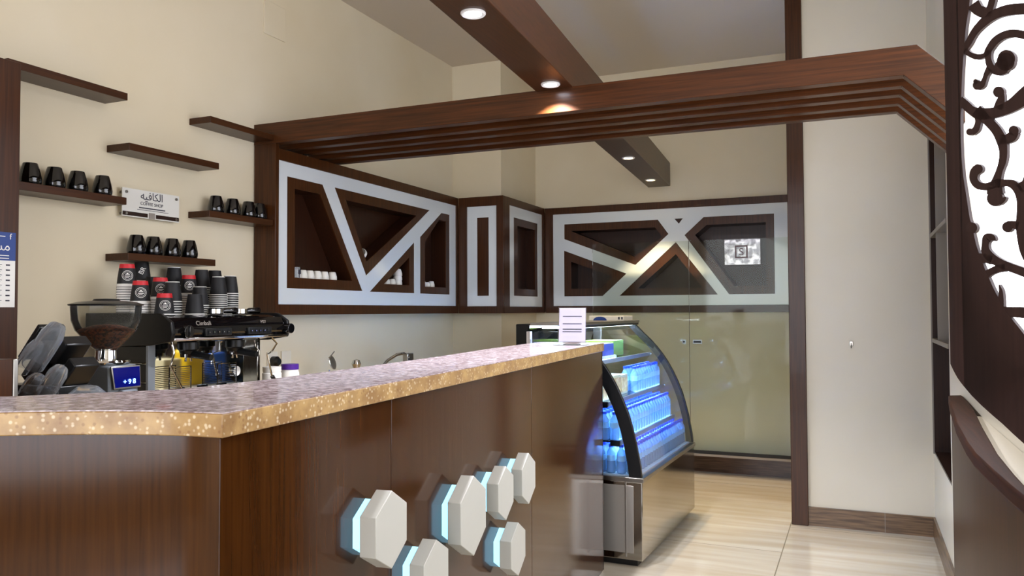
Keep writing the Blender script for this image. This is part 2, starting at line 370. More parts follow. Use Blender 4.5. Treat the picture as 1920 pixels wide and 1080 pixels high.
def f_cs(o): return fx(-2.527 + o)
c = thing('column_cabinet', (-2.57, 6.1, CZ0), 'narrow white-framed cabinet with an open niche on the column side', 'cabinet')
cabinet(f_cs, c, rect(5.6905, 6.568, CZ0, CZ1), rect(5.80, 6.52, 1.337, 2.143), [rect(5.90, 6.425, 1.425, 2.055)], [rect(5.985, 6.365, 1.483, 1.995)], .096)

def f_bk(o): return fyy(6.57 - o)
c = thing('wall_cabinet', (-1.5, 6.66, CZ0), 'long brown display cabinet with white crossing strips on the back wall', 'cabinet')
P = dict(P1=[(-2.347, 2.056), (-1.522, 2.056), (-1.435, 1.934), (-1.716, 1.685), (-2.347, 1.927)], P2=[(-2.35, 1.826), (-1.794, 1.614), (-2.003, 1.428), (-2.35, 1.428)],
         P3=[(-1.374, 1.864), (-1.04, 1.428), (-1.854, 1.428)], P4=[(-1.146, 2.06), (-.6, 2.06), (-.6, 1.43), (-.951, 1.43), (-1.302, 1.919)],
         P5=[(-1.385, 2.058), (-1.315, 2.058), (-1.348, 2.015)],
         Q1=[(-2.285, 1.994), (-1.547, 1.994), (-1.487, 1.911), (-1.728, 1.755)], Q2=[(-2.287, 1.729), (-1.912, 1.591), (-2.018, 1.493), (-2.287, 1.493)],
         Q3=[(-1.376, 1.765), (-1.164, 1.486), (-1.698, 1.486)], Q4=[(-1.123, 1.995), (-.663, 1.995), (-.663, 1.495), (-.91, 1.495), (-1.217, 1.917)])
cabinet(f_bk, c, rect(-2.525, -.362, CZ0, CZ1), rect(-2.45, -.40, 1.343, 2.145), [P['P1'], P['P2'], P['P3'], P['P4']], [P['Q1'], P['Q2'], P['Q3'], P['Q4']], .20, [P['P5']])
# silver foil picture in the right-hand niche
pc = thing('foil_picture', (-.86, 6.70, 1.70), 'crinkled silver foil picture with a small maroon emblem in the right niche', 'picture')
G().box(-1.003, -.722, 6.715, 6.725, 1.672, 1.878).build('foil_sheet', M_foil, pc)
G().plate(rect(-.92, -.82, 1.725, 1.83), [rect(-.908, -.832, 1.737, 1.818)], .003, fyy(6.7145)).text('S', .085, (-.870, 6.712, 1.748), (1, 0, 0), (0, 0, 1), .002).build('emblem', M_foilink, pc)
# small access cover high on the left wall
tag(G().box(XW, XW + .006, 3.56, 3.744, 2.88, 3.075).build('access_cover', M_wall, bevel=.002), 'small cream cover plate high up on the left wall', 'cover')

# ------------------------------------------------------------------ glass doors at the back
for (x0, x1, lab, hx0, hx1) in [(-2.05, -1.247, 'left clear glass door in front of the back wall with a small square lock', -1.30, -1.272),
                                (-1.243, -.396, 'right clear glass door in front of the back wall with a steel latch', -1.215, -1.145)]:
    d = thing('glass_door', ((x0 + x1) / 2, 6.45, .185), lab, 'door')
    G().box(x0, x1, 6.446, 6.454, .19, 1.86).build('glass_pane', M_doorg, d)
    G().box(x0, x1, 6.44, 6.46, .17, .192).build('bottom_rail', M_blackm, d)
    G().box(x0, x1, 6.44, 6.594, .150, .168).build('ledge', M_greyed, d)
    G().box(hx0, hx1, 6.43, 6.445, 1.036, 1.068).box(hx0 + .006, hx1 - .006, 6.427, 6.43, 1.044, 1.06, 1).build('lock', [M_brush, M_black], d)
G().box(-1.2465, -1.2435, 6.445, 6.455, .19, 1.86).build('edge_seal', M_bark, d)

# ------------------------------------------------------------------ left pillar with poster, wall shelves, sign
tag(G().box(XW, -2.85, .7, 1.99, 0, 2.23).build('pillar_panel', M_wz, bevel=.002), 'tall reddish brown wooden panel at the left edge holding a blue and white poster', 'panel')
ps = thing('menu_poster', (-2.848, 1.8, 1.32), 'blue and white drinks poster taped to the brown panel at the left edge', 'poster')
G().box(-2.849, -2.846, 1.55, 1.975, 1.322, 1.595).build('sheet', M_whitep, ps)
G().box(-2.846, -2.8445, 1.55, 1.975, 1.492, 1.595).build('blue_header', M_blue, ps)
g = G(); ry, up = (0, 1, 0), (0, 0, 1)
g.text('f', .03, (-2.844, 1.955, 1.57), ry, up).text('\uFE95\uFE8E\uFE92\uFE92\uFEB4\uFEE3', .05, (-2.844, 1.955, 1.528), ry, up, align='RIGHT')
g.box(-2.8445, -2.8435, 1.84, 1.935, 1.578, 1.581).box(-2.8445, -2.8435, 1.86, 1.95, 1.508, 1.511).box(-2.8445, -2.8435, 1.86, 1.95, 1.498, 1.501)
g.build('header_lettering', M_whitep, ps)
g = G()
for k in range(8):
    z = 1.475 - k * .0185
    g.box(-2.846, -2.845, 1.83, 1.925, z, z + .002).box(-2.846, -2.845, 1.83, 1.92, z - .0055, z - .0045).box(-2.846, -2.845, 1.94, 1.955, z - .002, z + .003)
g.build('price_lines', M_ink, ps)

def shelf(y0, y1, z, lab):
    tag(G().box(XW, -2.927, y0, y1, z - .032, z).build('wall_shelf', M_wy, bevel=.0015), lab, 'shelf', 'floating wall shelves')
shelf(1.992, 2.531, 2.262, 'brown floating shelf at top left beside the pillar, empty')
shelf(3.02, 3.485, 2.272, 'short brown floating shelf running into the canopy, empty')
shelf(2.542, 3.08, 2.047, 'brown floating shelf above the acrylic sign, empty')
shelf(1.992, 2.531, 1.803, 'brown floating shelf beside the pillar carrying four black tumblers')
shelf(2.541, 3.06, 1.562, 'brown floating shelf above the paper cups carrying four black tumblers')
shelf(3.017, 3.485, 1.803, 'brown floating shelf beside the display cabinet carrying four black tumblers')

tb = tag(G().lathe([(.030, 0), (.0375, .004), (.040, .012), (.041, .024), (.0395, .036), (.0365, .052), (.032, .070), (.0275, .086), (.026, .0885), (.024, .089)], (0, 0, 0), 28).build('tumbler', M_blackg),
         '', 'tumbler', 'upside-down black tumblers on the wall shelves')
tb.location = (0, 0, 0)
first = True
for row, z, ys in [('shelf beside the pillar', 1.8035, (2.136, 2.24, 2.345, 2.465)), ('shelf above the paper cups', 1.5625, (2.646, 2.74, 2.85, 2.958)), ('shelf beside the display cabinet', 1.8035, (3.133, 3.25, 3.37, 3.455))]:
    for i, y in enumerate(ys):
        lab = 'glossy black tumbler upside down, %s from the left on the %s' % (ORD[i], row)
        if first: tb.location = (-2.997, y, z); tb['label'] = lab; first = False
        else: clone(tb, (-2.997, y, z), lab)

sg = thing('acrylic_sign', (XW + .02, 2.76, 1.74), 'small acrylic coffee shop sign on the wall between the floating shelves', 'sign')
G().box(-3.037, -3.032, 2.598, 2.926, 1.737, 1.866).build('acrylic_plate', M_sign, sg)
g = G(); r_, u_ = (0, 1, 0), (0, 0, 1)
g.text('\uFEEA\uFEF4\uFED3\uFE8E\uFEDC\uFEDF\uFE8D', .05, (-3.031, 2.762, 1.824), r_, u_)
g.text('COFFEE SHOP', .021, (-3.031, 2.762, 1.798), r_, u_)
g.box(-3.032, -3.0305, 2.69, 2.84, 1.782, 1.787).box(-3.032, -3.0305, 2.68, 2.86, 1.774, 1.776).build('lettering', M_ink, sg)
G().box(-3.032, -3.0305, 2.60, 2.738, 1.742, 1.760).box(-3.032, -3.0305, 2.786, 2.924, 1.742, 1.760).build('brown_band', M_signb, sg)
G().box(-3.032, -3.0295, 2.745, 2.779, 1.738, 1.765).build('emblem_square', M_greyed, sg)
for y in (2.618, 2.906):
    for z in (1.848, 1.750): G().cyl((XW, y, z), .0065, .04, 'x', 14).build('standoff_screw', M_brush, sg)

# ------------------------------------------------------------------ bar counter
C0, C1 = Vector((-.93, .99)), Vector((-1.17, 3.86))
dv = (C1 - C0).normalized(); nv = Vector((dv.y, -dv.x))
curve_f = [(-.93 - d_, .991 - .05 * d_ - .824 * d_ * d_) for d_ in [.86 - .04 * k for k in range(21)]]
back = [(-1.52, 3.86), (-1.45, 3.1), (-1.37, 2.5), (-1.315, 1.9), (-1.29, 1.516), (-1.295, 1.332), (-1.31, 1.25), (-1.40, 1.14), (-1.51, 1.02), (-1.62, .93), (-1.8, .76), (-1.95, .55)]
slab = [tuple(C1)] + back + curve_f + [tuple(C0)]
ct = thing('bar_counter', (-1.2, 2.4, 0), 'long brown wooden bar counter with a rounded left face and a speckled stone top', 'counter')
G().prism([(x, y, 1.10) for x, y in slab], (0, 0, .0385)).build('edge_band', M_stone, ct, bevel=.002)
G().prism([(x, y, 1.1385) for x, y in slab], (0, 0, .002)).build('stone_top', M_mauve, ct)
ins = .022
cf = [(x + .004, y + ins) for x, y in curve_f]
c0 = C0 - nv * ins + dv * ins; c1 = C1 - nv * ins + dv * .06
body_s = [tuple(c1 - nv * .30), tuple(c1), tuple(c1)]
bk2 = [(x + .03, y - .01) for x, y in back[1:]]
def wall_panel(pts, th=.02, z0=0.0, z1=1.10):
    n = len(pts); off = []
    for i, p_ in enumerate(pts):
        a = Vector(pts[max(i - 1, 0)]); b_ = Vector(pts[min(i + 1, n - 1)]); d_ = (b_ - a).normalized(); off.append(tuple(Vector(p_) - Vector((d_.y, -d_.x)) * th))
    g = G(); loop = list(pts) + off[::-1]; m_ = len(loop)
    vs = [(x, y, z0) for x, y in loop] + [(x, y, z1) for x, y in loop]
    fs = [(i, (i + 1) % m_, (i + 1) % m_ + m_, i + m_) for i in range(m_)] + [(i, i + 1, m_ - 2 - i, m_ - 1 - i) for i in range(n - 1)] + [(i + m_, m_ - 1 - i + m_, m_ - 2 - i + m_, i + 1 + m_) for i in range(n - 1)]
    g.add(vs, fs)
    return g
wall_panel(cf + [tuple(c0 - nv * .003)]).build('curved_front_panel', M_counterw, ct, smooth=40)
L = (c1 - c0).length
for a, b_ in ((0, .5985), (.6015, 1.70), (1.7025, L)):
    p0, p1 = c0 + dv * a, c0 + dv * b_
    wall_panel([tuple(p0), tuple(p1)]).build('front_panel', M_counterw, ct, bevel=.0012)
e1 = c1
wall_panel([tuple(e1), tuple(e1 - nv * .31)]).build('end_panel', M_counterw, ct)
wall_panel([(-1.56, 3.9), (-1.44, 2.95), (-1.36, 2.3), (-1.32, 1.7), (-1.32, 1.35), (-1.43, 1.16), (-1.6, 1.0)], .02, 0, 1.10).build('inner_panel', M_wdark, ct)

# glowing hexagons on the long face
HX = [(.465, .832, .0835), (.70, .664, .0835), (.948, .745, .108), (1.217, .748, .0815), (1.448, .7465, .084), (1.334, .547, .084)]
HL = ['white hexagon block with cyan backlight, leftmost on the bar front', 'white hexagon block lowest at the frame edge on the bar front', 'largest white hexagon block in the middle of the bar front',
      'white hexagon block fourth from the left on the bar front', 'white hexagon block highest and farthest right on the bar front', 'white hexagon block below the farthest one on the bar front']
dv3 = Vector((dv.x, dv.y, 0)); nv3 = Vector((nv.x, nv.y, 0)); face0 = Vector((c0.x, c0.y, 0)); ref0 = Vector((-.95, 1.015, 0)) - nv3 * 0
for (u, z, r), lab in zip(HX, HL):
    base = face0 + dv3 * (u + .006 + (Vector((-.95, 1.015, 0)) - face0).dot(dv3)); 
    q = base + Vector((0, 0, z)); h = thing('hexagon_light', tuple(q), lab, 'light', 'hexagon lights on the bar front')
    def hexa(rr, d0): return [tuple(q + nv3 * d0 + dv3 * (rr * math.cos(PI / 6 + k * PI / 3)) + Vector((0, 0, rr * math.sin(PI / 6 + k * PI / 3)))) for k in range(6)]
    G().prism(hexa(r, .028), tuple(nv3 * .038)).build('white_block', M_hex, h, bevel=.0015)
    G().prism(hexa(r * .74, 0.001), tuple(nv3 * .027)).build('lit_spacer', M_cyan, h)

# menu holder on the bar
mh = thing('menu_holder', (-1.225, 3.5, 1.14), 'clear acrylic stand with a white printed menu at the far end of the bar', 'menu stand')
A = Vector((-1.300, 3.56, 1.155)); R_ = Vector((.131, .0, 0)); U_ = Vector((-.012, .045, .158)); nn = R_.cross(U_).normalized()
G().prism([A, A + R_, A + R_ + U_, A + U_], tuple(nn * .003)).build('menu_sheet', M_paper, mh)
G().prism([A - nn * -.004 - R_ * .03 - U_ * .1, A + nn * .004 + R_ * 1.03 - U_ * .1, A + nn * .004 + R_ * 1.03 + U_ * 1.02, A + nn * .004 - R_ * .03 + U_ * 1.02], tuple(nn * .002)).build('acrylic_front', M_glass, mh)
G().prism([A - nn * .004 - R_ * .03 - U_ * .1, A - nn * .004 + R_ * 1.03 - U_ * .1, A - nn * .004 + R_ * 1.03 + U_ * 1.02, A - nn * .004 - R_ * .03 + U_ * 1.02], tuple(nn * -.002)).build('acrylic_back', M_glass, mh)
G().box(-1.31, -1.16, 3.50, 3.62, 1.1405, 1.144).build('foot', M_lid, mh)
g = G()
for v, w_ in ((.74, .022), (.52, .022), (.355, .03), (.285, .022)):
    a = A + U_ * v + R_ * .14 + nn * .0032
    g.prism([a, a + R_ * .72, a + R_ * .72 + U_ * w_, a + U_ * w_], tuple(nn * .0005))
g.build('printed_lines', M_ink, mh)

# ------------------------------------------------------------------ worktop along the left wall
wk = thing('back_worktop', (-2.65, 3.6, 0), 'low service worktop running along the left wall under the espresso machine', 'worktop')
G().box(XW + .003, -2.25, 2.0, 5.40, .80, .84).box(-2.845, -2.10, 1.6, 2.0, .80, .84).build('worktop', M_stone, wk, bevel=.003)
G().box(XW + .02, -2.30, 2.0, 5.38, 0, .80).box(-2.84, -2.15, 1.62, 2.0, 0, .80).build('base', M_wdark, wk)
tag(G().box(-2.55, -2.20, .95, 1.535, 0, 1.17).box(-2.203, -2.196, 1.524, 1.538, 0, 1.17, 1).build('low_partition', [M_wz, M_brush], bevel=.002), 'low brown partition with a steel edge at the left end behind the bar', 'partition')

# ------------------------------------------------------------------ espresso machine
em = thing('espresso_machine', (-2.8, 2.8, .84), 'black two-group espresso machine with polished steel front on the back worktop', 'coffee machine')
hp = [(-3.02, 1.17), (-2.67, 1.17), (-2.60, 1.180), (-2.556, 1.195), (-2.546, 1.215), (-2.552, 1.25), (-2.575, 1.278), (-2.62, 1.288), (-3.02, 1.29)]
G().prism([(x, 2.43, z) for x, z in hp], (0, .70, 0)).build('upper_housing', M_blackg, em, bevel=.004)
sp_ = [(-3.03, 1.155), (-2.66, 1.165), (-2.545, 1.182), (-2.532, 1.215), (-2.542, 1.262), (-2.60, 1.296), (-2.75, 1.300), (-3.03, 1.300)]
for y, w_ in ((2.415, .018), (3.128, .018)): G().prism([(x, y, z) for x, z in sp_], (0, w_, 0)).build('side_cheek', M_black, em, bevel=.004)
for k in range(4):
    G().box(-2.98, -2.672, 2.425, 2.452, .86 + k * .077, .86 + k * .077 + .072).build('side_panel', M_black, em, bevel=.004)
G().box(-2.682, -2.668, 2.420, 2.456, .86, 1.17).build('side_edge', M_grey, em, bevel=.002)
G().box(-2.98, -2.70, 3.105, 3.125, .86, 1.17).build('side_panel', M_steel, em, bevel=.003)
G().box(-3.0, -2.745, 2.455, 3.105, .86, 1.17).build('splash_back', M_mirror, em)
G().box(-2.98, -2.60, 2.43, 3.125, .86, .935).build('drip_tray', M_black, em, bevel=.004)
g = G()
for k in range(30): g.box(-2.73, -2.61, 2.46 + k * .022, 2.466 + k * .022, .935, .941)
g.build('tray_grate', M_chrome, em)
for x in (-2.95, -2.66):
    for y in (2.47, 3.08): G().cyl((x, y, .84), .02, .022, n=14).build('foot', M_black, em)
G().box(-2.600, -2.540, 2.434, 3.127, 1.183, 1.196).build('chrome_lip', M_chrome, em, bevel=.003)
for y in (2.60, 2.86):
    bp = G().box(-2.550, -2.538, y, y + .155, 1.200, 1.232).build('button_panel', M_black, em, bevel=.002)
    for k in range(5): G().box(-2.539, -2.535, y + .014 + k * .028, y + .026 + k * .028, 1.208, 1.222).cyl((-2.536, y + .02 + k * .028, 1.216), .0022, .002, 'x', 10, 1).build('button', [M_black, M_chrome], bp)
G().cyl((-2.556, 2.50, 1.222), .026, .03, 'x', 20).box(-2.528, -2.520, 2.495, 2.505, 1.20, 1.244).build('steam_knob', M_blackg, em, bevel=.002)
G().cyl((-2.556, 3.125, 1.222), .024, .045, 'x', 20).build('steam_knob', M_blackg, em, bevel=.002)
G().text('Cimbali', .028, (-2.548, 2.60, 1.246), (0, 1, 0), (-.35, 0, 1), .001).build('maker_lettering', M_greyed, em)
G().text('M27', .02, (-2.548, 2.97, 1.250), (0, 1, 0), (-.35, 0, 1), .001).build('model_lettering', M_greyed, em)
for k, y in enumerate((2.62, 2.90)):
    gh = G().lathe([(.045, 0), (.045, -.03), (.038, -.036), (.034, -.05), (0, -.05)], (-2.655, y, 1.172), 24).build('group_head', M_black, em)
    G().tube([(-2.70, y, 1.172), (-2.655, y - .07, 1.150), (-2.60, y - .072, 1.138)] if False else [(-2.655, y, 1.125), (-2.60, y, 1.118), (-2.53, y + .005, 1.108)], [.02, .016, .014]).build('portafilter_handle', M_black, gh)
    G().lathe([(.033, 0), (.033, .022), (.028, .022)], (-2.655, y, 1.108), 22).tube([(-2.655, y - .012, 1.108), (-2.655, y - .016, 1.09)], .005).tube([(-2.655, y + .012, 1.108), (-2.655, y + .016, 1.09)], .005).build('portafilter', M_chrome, gh)
    # wire cup rest
    g = G(); y0 = y - .06; y1 = y + .06; x = -2.70
    g.tube([(x, y0, .945), (x, y0, 1.065), (x, y1, 1.065), (x, y1, .945)], .003, 8)
    for j in range(11): g.tube([(x, y0, .975 + j * .008), (x, y1, .975 + j * .008)], .0016, 6)
    g.build('wire_cup_rest', M_chrome, em)
    for yy in (y0, y1): G().box(-2.715, -2.685, yy - .02, yy + .02, .95, .968).build('rest_clip', M_black, em, bevel=.003)
for pts in ([(-2.60, 2.475, 1.18), (-2.585, 2.475, 1.13), (-2.60, 2.47, 1.08), (-2.59, 2.52, .99), (-2.585, 2.55, .945)],
            [(-2.60, 3.085, 1.18), (-2.57, 3.09, 1.15), (-2.585, 3.07, 1.11), (-2.575, 3.03, 1.10), (-2.575, 3.06, 1.0), (-2.57, 3.09, .955)]):
    sw = G().tube(pts, .0045, 10).build('steam_wand', M_chrome, em)
    a, b_ = Vector(pts[-2]), Vector(pts[-1]); G().tube([a.lerp(b_, .1), a.lerp(b_, .6)], .010, 12).build('rubber_grip', M_black, sw)
G().tube([(-2.60, 2.97, 1.17), (-2.60, 2.975, 1.14), (-2.60, 3.0, 1.12), (-2.60, 3.0, 1.05)], .0035, 8).build('water_spout', M_chrome, em)
G().cyl((-2.745, 3.0, 1.02), .028, .012, 'x', 24, 0).cyl((-2.734, 3.0, 1.02), .023, .002, 'x', 24, 1).build('pressure_gauge', [M_chrome, M_whitep], em)

# ------------------------------------------------------------------ paper cup stacks on the machine
def cup_geo(nested, style):
    g = G()
    H_ = .090
    if nested:   # only the rim end shows
        pr = [(.0415, .001), (.0418, .0035), (.0398, .0052), (.0392, .016), (.037, .03)]
        mi = [1, 1, 0, 0] if style == 'black' else [0, 1, 1, 0]
    else:
        pr = [(.0415, .001), (.0418, .0035), (.0398, .0052), (.0372, .030), (.0315, .072), (.0292, .087), (.0288, H_), (.0262, H_), (.0262, H_ - .006), (0, H_ - .006)]
        mi = [1, 1, 0, 0, 2, 3, 3, 3, 3]
    g.lathe(pr, (0, 0, 0), 22, 'z', 0, mi + [mi[-1]])
    return g
def open_geo(nested, style):
    g = cup_geo(nested, style)
    return g
M_cupstripe = mat('striped_sleeve', '2A2A2C', .6)
protos = {}
protos['black_n'] = cup_geo(True, 'black').build('paper_cup', [M_blackm, M_whitep, M_blackm, M_whitep])
protos['red_n'] = cup_geo(True, 'white').build('paper_cup', [M_blackm, M_whitep, M_blackm, M_whitep])
protos['black_t'] = cup_geo(False, 'black').build('paper_cup', [M_blackm, M_whitep, M_blackm, M_blackm])
protos['white_t'] = cup_geo(False, 'black').build('paper_cup', [M_blackm, M_whitep, M_blackm, M_whitep])
protos['red_t'] = cup_geo(False, 'black').build('paper_cup', [M_blackm, M_whitep, M_red, M_red])
# round emblem printed on the red-banded cups
def ring_on_cup(par):
    g = G()
    for (ra, rb) in ((.0215, .0200), (.0165, .0155)):
        n = 26
        for k in range(n):
            def pt(r, a):
                y, z = r * math.cos(a), .040 + r * math.sin(a); rad = .0398 - (z - .0052) * .128 + .0007
                y = max(-rad, min(rad, y)); return (math.sqrt(max(rad * rad - y * y, 0)), y, z)
            a0, a1 = 2 * PI * k / n, 2 * PI * (k + 1) / n
            g.add([pt(ra, a0), pt(ra, a1), pt(rb, a1), pt(rb, a0)], [(0, 1, 2, 3)])
    for (y0, y1, z0, z1) in ((-.011, .011, .036, .039), (-.008, .009, .044, .047), (-.009, .006, .030, .0325), (-.003, .003, .047, .051)):
        n = 5
        for k in range(n):
            ya, yb = y0 + (y1 - y0) * k / n, y0 + (y1 - y0) * (k + 1) / n
            def q(y, z): rad = .0398 - (z - .0052) * .128 + .0008; return (math.sqrt(rad * rad - y * y), y, z)
            g.add([q(ya, z0), q(yb, z0), q(yb, z1), q(ya, z1)], [(0, 1, 2, 3)])
    o = g.build('round_emblem', M_whitep, par); o['label'] = 'white circular emblem'; return o
eo = ring_on_cup(protos['red_t']); eo.location = (0, 0, 0)
for o in protos.values(): o.location = (0, 0, 0); tag(o, '', 'paper cup')
used = set()
def put(key, loc, label, rz, group):
    if key not in used:
        used.add(key); o = protos[key]; o.location = loc; o['label'] = label; o['group'] = group; o.rotation_euler = (0, 0, rz); return o
    return clone(protos[key], loc, label, rz, group)
#        k(Y/|X|) zref(at X -2.9)  X      top      nested   description
ST = [('a', .8666, 1.511, -2.87, 'red', 'leftmost tall red-banded stack'),
      ('b', .8931, 1.524, -3.02, 'black', 'stack half hidden under the tumbler shelf'),
      ('c', .8910, 1.441, -2.765, 'red', 'second red-banded stack from the left'),
      ('d', .9150, 1.461, -2.93, 'black', 'black stack behind left of third red-banded stack'),
      ('e', .9286, 1.459, -2.84, 'red', 'third red-banded stack from the left'),
      ('f', .9562, 1.510, -3.0, 'white', 'tallest white-based stack in the middle'),
      ('g', .9531, 1.443, -2.75, 'white', 'shorter stack before the tallest white-based one'),
      ('h', .9372, 1.344, -2.66, 'red', 'lowest red-banded stack at the front'),
      ('i', .9866, 1.477, -2.89, 'red', 'fourth red-banded stack from the left'),
      ('j', 1.0148, 1.506, -2.93, 'black', 'tall all-black stack right of the centre'),
      ('k', 1.0107, 1.425, -2.79, 'white', 'low white-based stack before tall all-black one'),
      ('l', .9997, 1.361, -2.67, 'black', 'shortest all-black stack near the front edge'),
      ('m', 1.0441, 1.506, -2.95, 'black', 'tall all-black stack at the back right'),
      ('n', 1.0528, 1.477, -2.82, 'white', 'second white-based stack from the right'),
      ('o', 1.080, 1.484, -2.84, 'white', 'rightmost stack of paper cups')]
for nm, k, zr, X, kind, desc in ST:
    ztop = 1.30 + (zr - 1.30) * (abs(X) / 2.9); z0 = 1.291
    n = max(0, round((ztop - .09 - z0) / .0105)); step = (ztop - .09 - z0) / n if n else 0
    loc = lambda i: (X, k * abs(X), z0 + i * step)
    rz = math.radians(-38); grp = 'paper cups stacked on the espresso machine'
    nk = 'red_n' if kind == 'red' else 'black_n'
    for i in range(n):
        put(nk, loc(i), 'paper cup, %s from bottom, %s' % (ORD[i], desc), 0, grp)
    word = {'red': 'red-banded emblem cup', 'white': 'black cup with white base rim', 'black': 'plain black cup'}[kind]
    top_cup = put({'red': 'red_t', 'white': 'white_t', 'black': 'black_t'}[kind], loc(n), word + (' on top, ' if n else ', ') + desc, rz if kind == 'red' else 0, grp)
# white letters on the half hidden stack's top cup
if True:
    q_ = [o for o in COL.objects if o.get('label', '').startswith('plain black cup on top, stack half hidden')][0]
    la = G().text('BR', .03, (.0392, -.002, .02), (0, .5, 1), (0, -1, .5), .001).build('white_letters', M_whitep, None); la.parent = q_; la.location = (.0372, 0, .03)
    q_.rotation_euler = (0, 0, math.radians(-38))
# metal filter holders lying on the machine top
for i, (y, lab) in enumerate([(2.76, 'chrome portafilter lying left on top of the espresso machine'), (2.915, 'chrome portafilter with black handle lying on the right of the machine top')]):
    pf = thing('portafilter', (-2.64, y, 1.291), lab, 'portafilter', 'spare portafilters on the machine')
    G().lathe([(.033, 0), (.036, .004), (.036, .024), (.031, .024), (.029, .006)], (-2.64, y, 1.2915), 24).build('basket', M_chrome, pf)
    G().tube([(-2.635, y + .033, 1.305), (-2.632, y + .05, 1.308), (-2.625, y + .11, 1.309)], [.007, .013, .015], 12).build('handle', M_blackg, pf)

# ------------------------------------------------------------------ coffee grinder
gx, gy = -2.405, 2.0
gr = thing('coffee_grinder', (gx, gy, .84), 'grey coffee grinder with clear bean hopper and blue display left of the espresso machine', 'coffee grinder')
G().prism([(-2.51, gy - .055, .84), (-2.315, gy - .055, .84), (-2.325, gy - .055, 1.120), (-2.49, gy - .055, 1.130)], (0, .12, 0)).build('body', M_grey, gr, bevel=.008)
dp = G().prism([(-2.318, gy - .045, 1.04), (-2.322, gy - .055, 1.118), (-2.322, gy + .065, 1.118), (-2.318, gy + .065, 1.04)], (.008, 0, 0)).build('display_frame', M_brush, gr, bevel=.002)
G().prism([(-2.310, gy - .040, 1.046), (-2.314, gy - .048, 1.113), (-2.314, gy + .060, 1.113), (-2.310, gy + .060, 1.046)], (.002, 0, 0)).build('screen', M_dspl, dp)
g = G().text('+ 9 8', .024, (-2.3065, gy + .014, 1.056), (0, 1, 0), (0, 0, 1), .001); g.build('digits', M_dlit, dp)
G().box(-2.322, -2.30, gy - .02, gy + .04, 1.008, 1.036).build('spout', M_grey, gr, bevel=.004)
G().lathe([(.075, 1.124), (.078, 1.130), (.075, 1.136), (.035, 1.140), (.033, 1.175), (.036, 1.178)], (gx, gy, 0), 30).build('chrome_collar', M_chrome, gr)
G().lathe([(.034, 1.170), (.050, 1.185), (.098, 1.240), (.110, 1.275), (.113, 1.325), (.113, 1.3251)], (gx, gy, 0), 40, open_=True).build('bean_hopper', M_hop, gr)
G().lathe([(.031, 1.174), (.0485, 1.1855), (.094, 1.2365), (.088, 1.243), (.04, 1.258), (0, 1.262)], (gx, gy, 0), 32).build('coffee_beans', M_beans, gr)
G().lathe([(.118, 1.325), (.120, 1.330), (.09, 1.338), (.045, 1.342), (.040, 1.348), (0, 1.350)], (gx, gy, 0), 36).build('hopper_lid', M_black, gr)

# ------------------------------------------------------------------ lid rack at the left
lr = thing('lid_rack', (-2.42, 1.74, .84), 'black slanted rack for cups and lids at the left end of the worktop', 'rack')
def slant(x, z, ln, w_, y=1.70, d=.10, ang=48):
    a = math.radians(ang); ux, uz = math.cos(a), math.sin(a); px_, pz = -uz, ux
    P_ = [(x, z), (x + ux * ln, z + uz * ln), (x + ux * ln + px_ * w_, z + uz * ln + pz * w_), (x + px_ * w_, z + pz * w_)]
    return G().prism([(a_, y, b_) for a_, b_ in P_], (0, d, 0))
for x, z, ln, w_ in ((-2.45, 1.15, .14, .018), (-2.41, 1.07, .15, .05), (-2.31, 1.12, .11, .04), (-2.37, 1.045, .12, .045), (-2.285, 1.04, .13, .04)):
    slant(x, z, ln, w_, 1.72, .09).build('holder', M_black, lr, bevel=.004)
G().box(-2.50, -2.25, 1.70, 1.82, .84, 1.075).build('base', M_black, lr, bevel=.004)
def dome(x, y, z, ang, lab, L_=.10, r=.045):
    m_ = Matrix.Translation((x, y, z)) @ Matrix.Rotation(math.radians(ang), 4, 'Y')
    g = G().lathe([(r * .8, 0), (r * .96, .003), (r, L_ * .5), (r * .98, L_ * .8), (r * .7, L_), (0, L_ * 1.05)], (0, 0, 0), 24, open_=True); g.xf(m_)
    return tag(g.build('plastic_cup', M_lid), lab, 'plastic cup', 'clear plastic cups in the rack')
dome(-2.30, 1.655, 1.14, 42, 'clear domed plastic cup standing highest in the slanted rack', .16, .034)
dome(-2.385, 1.675, 1.12, 42, 'clear plastic cup on the left of the slanted rack', .12, .024)
dome(-2.255, 1.665, 1.06, 42, 'clear domed plastic cup lower right in the slanted rack', .10, .028)
dome(-2.345, 1.665, 1.04, 42, 'clear plastic cup lowest left in the slanted rack', .09, .028)
tag(G().lathe([(.05, 0), (.052, .01), (.03, .03), (0, .036)], (-2.17, 1.74, 1.045), 24).cyl((-2.17, 1.74, .84), .045, .205, n=20).build('lid_stack', M_lid), 'stack of clear domed lids in front of the grinder', 'lids')

# ------------------------------------------------------------------ small things further along the worktop
jr = thing('storage_jar', (-2.75, 3.27, .84), 'white plastic jar without coloured lid right of the espresso machine', 'jar', 'plastic jars')
G().lathe([(.045, .84), (.048, .85), (.048, .99), (.042, .995)], (-2.75, 3.27, 0), 26).build('body', M_whitep, jr)
G().lathe([(.044, .995), (.046, 1.0), (.046, 1.022), (0, 1.026)], (-2.75, 3.27, 0), 26).build('lid', M_whitep, jr)
jr = thing('storage_jar', (-2.75, 3.40, .84), 'white plastic jar with a purple lid right of the espresso machine', 'jar', 'plastic jars')
G().lathe([(.045, .84), (.048, .85), (.048, .98), (.042, 1.0)], (-2.75, 3.41, 0), 26).build('body', M_whitep, jr)
G().lathe([(.044, 1.0), (.046, 1.0), (.046, 1.028), (0, 1.03)], (-2.75, 3.41, 0), 26).build('lid', M_purple, jr)
so = thing('wall_socket', (XW, 3.69, .97), 'double white wall socket behind the jars with a black plug', 'socket')
